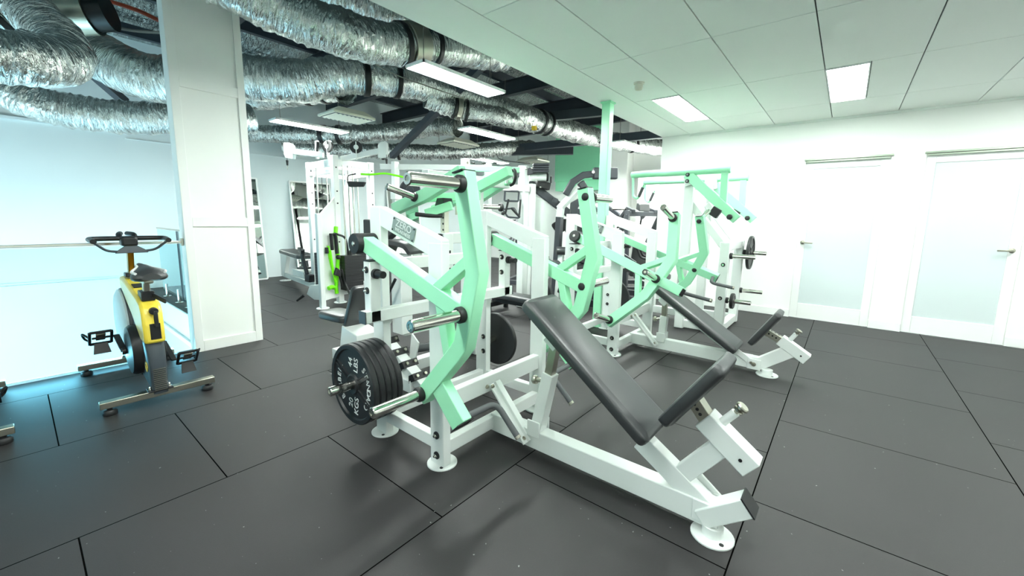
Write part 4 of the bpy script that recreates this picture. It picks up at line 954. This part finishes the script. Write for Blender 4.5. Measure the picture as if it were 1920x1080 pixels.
# ------------------------------------------------------------------ black and white machines farther back
t = thing('lever_row_machine', (-3.503, 4.746, 0.000), 'white upright machine with a black sloping beam and black ridged head block', 'gym machine')
b = MB(); b.box(-3.62, -3.51, 4.54, 4.65, .01, 2.0); b.box(-3.55, -3.46, 4.66, 4.75, .01, 1.76); b.bar((-3.955, 3.944, 1.699), (-3.492, 4.633, 1.688), .05, .085); b.bar((-3.955, 4.746, 0.080), (-2.938, 4.746, 0.080), .09, .1); b.bar((-3.559, 4.62, 0.080), (-3.559, 5.311, 0.080), .08, .1)
b.box(-4.05, -3.96, 3.85, 3.94, .01, 2.05)
b.build('main_frame', 'white', t, .005)
small_bolt(t, (-3.96, 3.895, 1.99), (1, 0, 0), .012)
b = MB(); b.cyl((-3.548, 4.701, 1.858), (-3.367, 4.859, 1.858), .055, n=24); b.build('pivot_tube', 'white', t)
b = MB(); b.cyl((-3.367, 4.859, 1.858), (-3.350, 4.876, 1.858), .06, n=24); b.bar((-3.311, 4.904, 1.869), (-3.311, 4.904, 1.778), .02, .02, (1, 0, 0)); b.build('pivot_cap', 'rubber', t)
b = MB(); b.bar((-3.616, 4.769, 1.790), (-3.232, 5.334, 1.338), .07, .11); sb = b.build('sloping_beam', 'char', t, .006)
b = MB(); b.bar((-3.503, 4.814, 1.778), (-3.390, 4.972, 1.733), .12, .10); b.build('beam_clamp', 'rubber', sb, .006)
for k in range(2):
    b = MB(); b.sphere((-3.480+.06*k, 4.735+.06*k, 1.716), .016, 10); b.build('bolt', 'chrome', sb)
b = MB(); b.bar((-3.639, 4.543, 1.880), (-3.390, 4.723, 1.959), .05, .09); b.build('head_arm', 'char', t, .008)
b = MB()
for k in range(4): b.bar((-3.458, 4.656, 1.92+.031*k), (-3.30, 4.81, 1.925+.031*k), .15, .025)
hd = b.build('head_block', 'char', t, .006)
for k in range(2):
    b = MB(); b.sphere((-3.480+.05*k, 4.543+.06*k, 1.948+.01*k), .014, 10); b.build('bolt', 'chrome', hd)
b = MB(); b.prism([(-3.593, 4.836, 1.620), (-3.503, 4.995, 1.530), (-3.345, 5.221, 1.304), (-3.345, 5.221, 0.456), (-3.526, 4.949, 0.343), (-3.639, 4.814, 0.965)], (.05, .03, 0)); b.build('side_shroud', 'white', t, .02)
b = MB(); b.prism([(-3.650, 4.814, 1.643), (-3.616, 4.825, 1.643), (-3.605, 4.836, 1.021), (-3.435, 5.040, 0.716), (-3.469, 5.040, 0.671), (-3.661, 4.814, 0.965)], (.04, .0, 0)); b.build('shroud_edge', 'char', t)
b = MB(); b.prism([(-3.458, 5.108, 1.191), (-3.345, 5.198, 1.281), (-3.277, 5.266, 1.281), (-3.277, 5.266, 1.112), (-3.367, 5.175, 1.055)], (.04, -.03, 0)); tr_ = b.build('pedal_plate', 'rubber', t, .006)
b = MB(); b.cyl((-3.345, 5.164, 1.157), (-3.322, 5.141, 1.157), .03, n=16); b.build('wheel_boss', 'print', tr_)
foot(t, -4.005, 3.895, .09)
b = MB(); b.bar((-3.02, 4.70, .14), (-3.02, 4.78, .86), .06, .07, (1, 0, 0)); rp = b.build('roller_post', 'white', t, .005)
for z, dx in ((.845, 0), (.66, -.06)):
    b = MB(); b.lathe((-3.06+dx, 4.70, z), (.78, .62, 0), [(.02, 0), (.05, .004), (.056, .012), (.056, .2), (.05, .208), (.02, .21)], 24); b.build('roller_pad', 'vinyl', rp)
b = MB(); b.tube([(-3.16, 4.60, .72), (-2.93, 4.80, .62)], .022, 10); b.tube([(-3.10, 4.62, .58), (-2.90, 4.80, .54)], .022, 10); b.build('leg_bar', 'char', rp)
b = MB(); b.bar((-2.95, 4.74, .30), (-2.84, 4.70, .62), .26, .04, (1, 0, 0)); fpt = b.build('foot_plate', 'rubber', t, .01)
b = MB(); b.bar((-2.915, 4.725, .34), (-2.82, 4.69, .59), .19, .044, (1, 0, 0)); b.build('grip_sheet', 'grip', fpt, .006)
b = MB(); b.bar((-2.94, 4.75, .13), (-2.92, 4.75, .40), .06, .06, (1, 0, 0)); b.build('foot_plate_post', 'char', t, .005)
# black strap handles hanging from its cross bar
t = thing('strap_handles', (-3.616, 4.317, 1.473), 'black open-frame handles hanging from the white bar of the upright machine', 'cable attachment')
b = MB(); b.tube(fillet([(-3.684, 4.339, 1.643), (-3.616, 4.249, 1.507), (-3.503, 4.407, 1.507), (-3.548, 4.475, 1.643), (-3.684, 4.339, 1.643)], .02, 3), .013, 8); b.build('upper_frame', 'char', t)
b = MB(); b.tube(fillet([(-3.684, 4.294, 1.394), (-3.571, 4.271, 1.293), (-3.480, 4.407, 1.281), (-3.571, 4.407, 1.417), (-3.684, 4.294, 1.394)], .02, 3), .012, 8); b.build('lower_frame', 'char', t)
b = MB(); b.tube([(-3.582, 4.294, 1.530), (-3.616, 4.271, 1.338)], .014, 8); b.tube([(-3.492, 4.441, 1.530), (-3.492, 4.418, 1.281)], .014, 8); b.tube([(-3.571, 4.339, 1.417), (-3.480, 4.418, 1.293)], .016, 8); b.build('strap', 'rubber', t)
b = MB(); b.sphere((-3.639, 4.249, 1.338), .025, 10); b.build('swivel', 'rubber', t)

t = thing('curved_arm_machine', (-3.0, 5.25, 0), 'white and charcoal machine with a curved arm reaching over to the mint column', 'gym machine')
b = MB(); b.bar((-3.23, 5.03, 1.30), (-3.22, 5.04, 1.45), .08, .09, (1, 0, 0)); b.bar((-3.24, 5.02, 1.42), (-2.98, 5.25, 1.80), .06, .10, (1, 0, 0)); b.build('upper_bracket', 'white', t, .006)
b = MB(); b.bar((-3.26, 5.0, .02), (-3.23, 5.03, 1.31), .08, .09, (1, 0, 0)); b.bar((-3.35, 5.25, .07), (-2.5, 5.25, .07), .08, .1); b.bar((-3.24, 4.9, .07), (-3.24, 5.6, .07), .08, .1)
b.build('main_frame', 'char', t, .006)
b = MB(); b.rectpath([(-3.16, 5.05, 1.62), (-3.09, 5.12, 1.80), (-2.98, 5.22, 1.90), (-2.80, 5.38, 1.93)], V((.75, -.66, 0)), .09, .07); ca = b.build('curved_arm', 'char', t, .01)
b = MB(); b.bar((-2.88, 5.31, 1.925), (-2.62, 5.55, 1.93), .10, .16); b.build('arm_head', 'char', ca, .02)
b = MB(); b.cyl((-2.86, 5.28, 1.94), (-2.85, 5.27, 1.94), .02, n=12); b.build('bolt', 'chrome', ca)
b = MB(); b.rectpath([(-3.0, 5.18, 1.80), (-2.94, 5.24, 1.68), (-2.96, 5.20, 1.55), (-3.05, 5.12, 1.48), (-3.06, 5.12, 1.28)], V((.75, -.66, 0)), .10, .08); b.build('lower_link', 'char', t, .012)
b = MB(); b.bar((-3.32, 4.98, 1.56), (-3.27, 5.02, 1.53), .04, .06); b.build('end_knob', 'char', t, .01)
b = MB(); b.cyl((-2.98, 5.0, 1.02), (-2.86, 5.12, 1.02), .14, n=28); b.build('pivot_drum', 'char', t)
b = MB(); b.lathe((-2.93, 4.98, 1.16), (.4, -.9, 0), [(.15, 0), (.15, .03), (.02, .034)], 32); b.build('cam_disc', 'iron', t)
b = MB(); b.bar((-3.1, 5.1, .55), (-2.7, 5.5, .62), .3, .1); b.build('seat_pad', 'vinyl', t, .02)
b = MB(); b.bar((-2.98, 5.2, .65), (-2.88, 5.32, 1.10), .3, .09, (1, 0, 0)); b.build('back_pad', 'vinyl', t, .02)

t6 = t
b = MB(); b.box(-3.22, -3.0, 5.50, 5.72, .12, .95); b.build('stack_shroud', 'char', t6, .02)
for k in range(3):
    b = MB(); b.bar((-3.1+.17*k, 5.0, .13), (-3.1+.17*k, 5.5, .30+.1*k), .05, .05); b.build('link_bar', 'char', t6, .005)
def dark_machine(x, y, rz, lab, h=1.45):
    """black plate-loaded machine seen only in gaps between the nearer ones"""
    t = thing('plate_loaded_machine', (x, y, 0), lab, 'gym machine'); c, s = math.cos(rz), math.sin(rz)
    P = lambda u, v, z: V((x + u*c - v*s, y + u*s + v*c, z))
    b = MB()
    for v in (-.3, .3):
        b.bar(P(-.45, v, .06), P(.5, v, .06), .08, .09); b.bar(P(-.35, v, .06), P(-.25, v, h), .08, .08, (1, 0, 0)); b.bar(P(-.27, v, h-.05), P(.35, v, h*.55), .07, .08)
    for u, z in ((-.4, .06), (-.25, h-.06), (.45, .06)): b.bar(P(u, -.3, z), P(u, .3, z), .07, .08)
    b.build('main_frame', 'char', t, .006)
    b = MB(); b.cushion(P(.1, 0, .46), (c, s, 0), (-s, c, 0), .45, .34, .07, .05, .02); b.build('seat_pad', 'vinyl', t)
    b = MB(); b.cushion(P(-.14, 0, .55), (-.25*c, -.25*s, .97), (-s, c, 0), .6, .32, .07, .05, .02); b.build('back_pad', 'vinyl', t)
    for v in (-.2, .2):
        b = MB(); b.rectpath([P(-.3, v, h-.02), P(.05, v, h+.04), P(.40, v, h-.12)], V((-s, c, 0)), .07, .06); ar = b.build('press_arm', 'char', t, .006)
        b = MB(); b.tube(fillet([P(.40, v, h-.12), P(.47, v, h-.3), P(.62, v, h-.32)], .05, 4), .018, 10); b.build('handle', 'rubber', ar)
        horn(ar, P(.02, v*1.2, h+.03), V((-s, c, 0))*(1 if v > 0 else -1), .26)
    b = MB(); b.prism([P(-.28, -.1, h-.02), P(-.1, -.1, h+.02), P(-.12, -.1, h+.14), P(-.26, -.1, h+.12)], (-s*.2, c*.2, 0)); b.build('head_pad', 'vinyl', t, .02)
    return t
dark_machine(-3.0, 7.35, 2.3, 'black plate-loaded machine farthest back, right of the mint column')
dark_machine(-4.1, 7.9, -.4, 'black plate-loaded machine at the back against the far wall, behind the mint column', 1.5)
dark_machine(-4.9, 6.5, -1.2, 'black plate-loaded machine at the back behind the sloping beam', 1.2)
dark_machine(-2.95, 6.2, .3, 'black seated machine between the mint column and the door wall pulldown', 1.0)

t = thing('flat_bench', (-3.35, 4.35, 0), 'low black flat bench on the floor behind the front machine', 'bench')
b = MB(); b.bar((-3.75, 4.2, .16), (-2.95, 4.2, .16), .08, .07); b.bar((-3.72, 4.05, .09), (-3.72, 4.45, .09), .06, .06); b.bar((-2.98, 4.05, .09), (-2.98, 4.45, .09), .06, .06)
b.build('bench_frame', 'plastic', t, .004)
for x in (-3.72, -2.98):
    for y in (4.07, 4.43):
        b = MB(); b.cyl((x, y, .001), (x, y, .06), .035, n=18); b.build('wheel', 'rubber', t)
b = MB(); b.cushion((-3.35, 4.2, .20), (1, 0, 0), (0, 1, 0), .95, .28, .06, .03, .018); b.build('bench_pad', 'vinyl', t)
plate((-3.20, 4.57, .23), (-.3, -.95, 0), .225, .04, 'dark plate standing on edge on the floor behind the black bench')

# ------------------------------------------------------------------ air ducts
def duct(name, pts, r, lab, bands=(), n=26, into=None):
    raw = bezpath([p[:3] for p in pts], 14); t = None
    rr0 = [r*(p[3] if len(p) > 3 else 1) for p in pts]
    # even steps of 2.2 cm
    out, acc, rad = [raw[0]], 0, [rr0[0]]; segn = 14
    for i in range(1, len(raw)):
        a, c = raw[i-1], raw[i]; L = (c-a).length; k = max(1, int(L/.024))
        f = min(i/segn, len(pts)-1.0001); j = int(f); rc = rr0[j]*(1-(f-j)) + rr0[min(j+1, len(rr0)-1)]*(f-j)
        for q in range(1, k+1): out.append(a.lerp(c, q/k)); rad.append(rc)
    tang = [(out[min(i+1, len(out)-1)] - out[max(i-1, 0)]).normalized() for i in range(len(out))]
    d, s, u = basis(tang[0]); verts, uvs, faces, L = [], [], [], 0
    rnd = random.Random(len(lab)+len(pts))
    for i, p in enumerate(out):
        tg = tang[i]; s = (s - tg*s.dot(tg)).normalized(); u = tg.cross(s)
        if i: L += (p-out[i-1]).length
        ring = math.sin(L*2*PI/.075)*.006 + rnd.uniform(-.007, .007)
        for k in range(n):
            a = 2*PI*k/n; dd = s*math.cos(a) + u*math.sin(a)
            q = p + dd*rad[i]
            verts.append(q + dd*(ring + .016*noise.noise(q*9) + .010*noise.noise(V((L*14, k*.6, len(lab))))))
    base = V(out[0]) if into is None else into.location.copy()
    t = into or thing('air_duct', base, lab, 'air duct')
    me = bpy.data.meshes.new('duct_sleeve')
    for i in range(len(out)-1):
        for k in range(n):
            faces.append((i*n+k, i*n+(k+1) % n, (i+1)*n+(k+1) % n, (i+1)*n+k))
    me.from_pydata([tuple(v-base) for v in verts], [], faces)
    uvl = me.uv_layers.new(name='uv'); Ls = [0]
    for i in range(1, len(out)): Ls.append(Ls[-1] + (out[i]-out[i-1]).length)
    for pl in me.polygons:
        i = pl.index // n; k = pl.index % n; pl.use_smooth = True
        for li, (ii, kk) in zip(pl.loop_indices, ((i, k), (i, k+1), (i+1, k+1), (i+1, k))): uvl.data[li].uv = (Ls[ii], kk/n*3.2)
    me.materials.append(M['foil'])
    o = bpy.data.objects.new('duct_sleeve', me); COL.objects.link(o); o.parent = t
    for bd in bands:
        f, w = bd[:2]; mt = bd[2] if len(bd) > 2 else 'band'; i0 = int(f*(len(out)-1)); rb = MB(); tg = tang[i0]
        rb.lathe(out[i0]-tg*w/2, tg, [(rad[i0]+.012, 0), (rad[i0]+.02, .006), (rad[i0]+.02, w-.006), (rad[i0]+.012, w)], 30); rb.build('duct_band' if mt == 'band' else 'collar_sleeve', mt, t)
    return t
duct('air_duct', [(-4.0, 1.12, 3.12), (-3.88, 1.4, 3.0), (-3.78, 1.72, 2.93), (-3.66, 2.03, 2.88), (-3.66, 2.47, 2.93), (-3.64, 2.9, 3.05), (-3.66, 3.49, 3.2), (-3.6, 4.16, 3.32)], .19, 'fat silver duct passing in front of the column top, black bands at its joint', [(.57, .06), (.67, .06), (.62, .2, 'steel')])
duct('air_duct', [(-5.0, 1.9, 3.68), (-4.55, 2.35, 3.62), (-4.30, 2.8, 3.58), (-4.2, 3.3, 3.6), (-4.2, 4.4, 3.6)], .2, 'upper silver duct partly hidden above the fat banded duct')
td = duct('air_duct', [(-7.9, .5, 3.7), (-7.18, .65, 3.29), (-6.38, .84, 2.9, 1.02), (-6.03, 1.03, 2.73, 1.03), (-5.83, 1.25, 2.7, 1.04), (-5.44, 1.85, 2.8, 1.02), (-5.13, 2.3, 2.82), (-4.9, 2.7, 2.94, .92), (-4.72, 3.1, 2.98, .86), (-4.57, 3.6, 3.0, .78), (-4.5, 4.2, 3.02, .75), (-4.3, 4.75, 2.93, .75), (-4.1, 5.2, 2.85, .75), (-4.05, 5.8, 2.84, .75), (-4.0, 6.7, 2.84, .73), (-3.85, 7.6, 2.84, .7), (-3.6, 8.6, 2.86, .7), (-3.2, 9.6, 2.86, .7)], .235, 'long silver duct sagging behind the column, then running back past the mint column', [(.405, .07), (.435, .06), (.60, .05), (.62, .04), (.86, .03)])
duct('air_duct', [(-4.62, 3.75, 2.88), (-4.45, 4.15, 2.80), (-4.2, 4.6, 2.77), (-4.12, 5.1, 2.77), (-4.1, 5.75, 2.80)], .13, '', [(.22, .04), (.30, .04), (.26, .07, 'steel')], into=td)
duct('air_duct', [(-7.6, 2.3, 2.98), (-6.9, 2.55, 2.96), (-6.2, 2.75, 2.95), (-5.75, 2.9, 2.95), (-5.40, 2.97, 2.93), (-5.27, 2.96, 2.84)], .14, 'silver duct elbow feeding the nearest square vent', [(.62, .05), (.72, .05)])
duct('air_duct', [(-8.9, 2.6, 2.74), (-8.1, 3.3, 2.72), (-7.2, 3.85, 2.70), (-6.75, 4.4, 2.78), (-6.3, 4.9, 2.86), (-5.85, 5.15, 2.90), (-5.52, 5.2, 2.85)], .15, 'silver duct along the left wall with broad black bands, upper of two', [(.46, .08), (.52, .06)])
duct('air_duct', [(-8.8, 3.6, 2.60), (-7.9, 4.5, 2.58), (-7.2, 5.1, 2.58), (-6.6, 5.8, 2.60), (-6.0, 6.5, 2.68), (-5.7, 7.2, 2.80), (-5.68, 7.6, 2.86)], .15, 'silver duct along the left wall feeding the farthest vent, lower of two', [(.38, .06), (.44, .05)])
duct('air_duct', [(-7.97, -.2, 2.9), (-7.41, .08, 2.64), (-7.28, .29, 2.5), (-7.24, .57, 2.45), (-7.08, .96, 2.43), (-6.83, 1.43, 2.47), (-6.67, 1.97, 2.53), (-6.66, 2.3, 2.6)], .195, 'low silver duct curving along the left wall above the void')
duct('air_duct', [(-4.55, -.45, 2.30), (-4.50, -.20, 2.28), (-4.50, .02, 2.29), (-4.58, .22, 2.33), (-4.85, .38, 2.44), (-5.25, .42, 2.66), (-5.6, .30, 2.95)], .175, 'bulging silver duct elbow hanging over the bike at the left edge')
tb = duct('air_duct', [(-6.2, -.35, 2.75), (-6.2, -.07, 2.83), (-6.15, .12, 2.97), (-6.06, .3, 3.1)], .21, 'silver duct and box with a blue printed mark and black end, top left corner', [(.75, .05)])
b = MB(); b.cyl((-6.05, .30, 3.09), (-5.80, .70, 3.165), .20, n=36); bx = b.build('box_body', 'steel', tb)
b = MB(); b.cyl((-5.80, .70, 3.165), (-5.73, .81, 3.19), .17, n=36); b.build('black_end', 'band', bx)
b = MB(); b.bar((-5.82, .40, 2.96), (-5.74, .53, 2.985), .03, .012, (.7, -.3, -.7)); b.build('blue_mark', 'navy', bx)

# ------------------------------------------------------------------ hanging lights and vents in the open roof
def hang(t, pts, z0, z1):
    for x, y in pts:
        b = MB(); b.cyl((x, y, z0), (x, y, z1), .004, n=6); b.build('hanger', 'cable', t)
for i, (x, y, lab) in enumerate(((-2.985, 2.83, 'hanging white LED panel nearest the camera, under the fat banded duct'), (-6.22, 2.93, 'hanging white LED panel at far left, beside the column'), (-4.43, 4.80, 'hanging white LED panel in the middle, between the two nearer vents'),
        (-6.39, 7.0, 'hanging white LED panel farthest back, over the front machine'), (-3.08, 6.98, 'hanging white LED panel just behind the mint column'))):
    t = thing('hanging_light', (x, y, 2.55), lab, 'ceiling light'); a = math.radians(-1)
    L, W = (1.06, .255)
    b = MB(); b.box(x-W/2+.012, x+W/2-.012, y-L/2+.012, y+L/2-.012, 2.548, 2.556); b.build('diffuser', 'ledh', t)
    b = MB()
    for q in ((x-W/2, x-W/2+.012, y-L/2, y+L/2), (x+W/2-.012, x+W/2, y-L/2, y+L/2), (x-W/2, x+W/2, y-L/2, y-L/2+.012), (x-W/2, x+W/2, y+L/2-.012, y+L/2)): b.box(*q, 2.546, 2.572)
    b.box(x-W/2+.012, x+W/2-.012, y-L/2+.012, y+L/2-.012, 2.562, 2.572)
    b.build('frame', 'door', t)
    hang(t, [(x-.08, y+.15), (x-.08, y+L*.45)] if i == 2 else [(x, y-L*.4), (x, y+L*.4)], 2.572, 3.5)
for x, y, w, l, lab in ((-5.27, 2.96, .42, .58, 'square grey ceiling vent hanging left of the middle light'), (-5.52, 5.2, .44, .62, 'square grey ceiling vent hanging right above the long bridge bar'), (-5.68, 7.65, .6, .46, 'square grey ceiling vent farthest back by the mint wall')):
    t = thing('air_vent', (x, y, 2.55), lab, 'vent')
    b = MB(); b.box(x-w*.45, x+w*.45, y-l*.45, y+l*.45, 2.546, 2.551); b.build('louvre_shade', 'slate', t)  # dark sheet in place of the shade between the louvres
    b = MB(); b.loft([[(x-w/2, y-l/2, 2.55), (x+w/2, y-l/2, 2.55), (x+w/2, y+l/2, 2.55), (x-w/2, y+l/2, 2.55)], [(x-w/2, y-l/2, 2.575), (x+w/2, y-l/2, 2.575), (x+w/2, y+l/2, 2.575), (x-w/2, y+l/2, 2.575)], [(x-w*.3, y-l*.3, 2.65), (x+w*.3, y-l*.3, 2.65), (x+w*.3, y+l*.3, 2.65), (x-w*.3, y+l*.3, 2.65)]], False); b.build('plenum', 'ivory', t)
    b = MB()
    for k in range(9): b.bar((x-w*.42, y-l*.4+l*.1*k, 2.542), (x+w*.42, y-l*.4+l*.1*k, 2.542), .034, .004, (0, .35, .94))
    b.build('louvre', 'ivory', t)
    if y > 3: hang(t, [(x-w*.45, y-l*.45), (x+w*.45, y+l*.45)], 2.575, 3.5)
# cables, pipe, tag
def run(name, pts, r, mt, lab, cat, n=8):
    b = MB(); b.tube(bezpath(pts, 8), r, n); return tag(b.build(name, mt, None, 0, pts[0]), lab, cat)
run('power_cable', [(-6.56, .49, 3.2), (-6.15, .80, 3.18), (-5.89, .98, 3.12), (-5.62, 1.20, 3.10)], .016, 'cable', 'bundle of grey cables strung under the roof left of the column', 'cable')
run('power_cable', [(-4.15, 2.4, 3.0), (-4.1, 2.8, 2.86), (-4.0, 3.3, 2.80), (-3.95, 3.8, 2.78)], .007, 'cable', 'thin cable crossing between the big ducts to the brace', 'cable')
run('power_cable', [(-5.6, 6.3, 2.56), (-5.7, 6.6, 2.48), (-5.3, 7.0, 2.42), (-5.6, 7.3, 2.50)], .008, 'rubber', 'thin black cable looping beside the farthest hanging light', 'cable')
run('sprinkler_pipe', [(-6.9, .92, 3.70), (-6.31, 1.13, 3.48), (-5.98, 1.24, 3.33), (-5.6, 1.4, 3.2)], .022, 'red', 'thin orange red pipe under the roof left of the column', 'pipe')
t = tag(MB().box(-3.93, -3.87, 5.24, 5.30, 2.63, 2.69).build('duct_tag', 'yellowlabel', None, .004, (-3.9, 5.27, 2.66)), 'small yellow tag under the long silver duct', 'tag')

# repeats share a group
GROUPS = {'hanging_light': 'hanging LED panels under the open roof', 'ceiling_light': 'LED panels in the tiled ceiling', 'air_duct': 'silver ducts under the open roof', 'air_vent': 'square vents under the open roof',
          'wall_mirror': 'white framed mirrors along the left wall', 'exercise_bike': 'exercise bikes by the glass', 'resistance_band': 'lime green bands on the cable station', 'plate_loaded_machine': 'black machines at the back',
          'glass_balustrade': 'glass balustrades round the void', 'power_cable': 'cables under the open roof'}
for o in SC.objects:
    if o.parent is None and not o.get('group') and o.get('label'):
        g_ = GROUPS.get(o.name.split('.')[0])
        if g_: o['group'] = g_
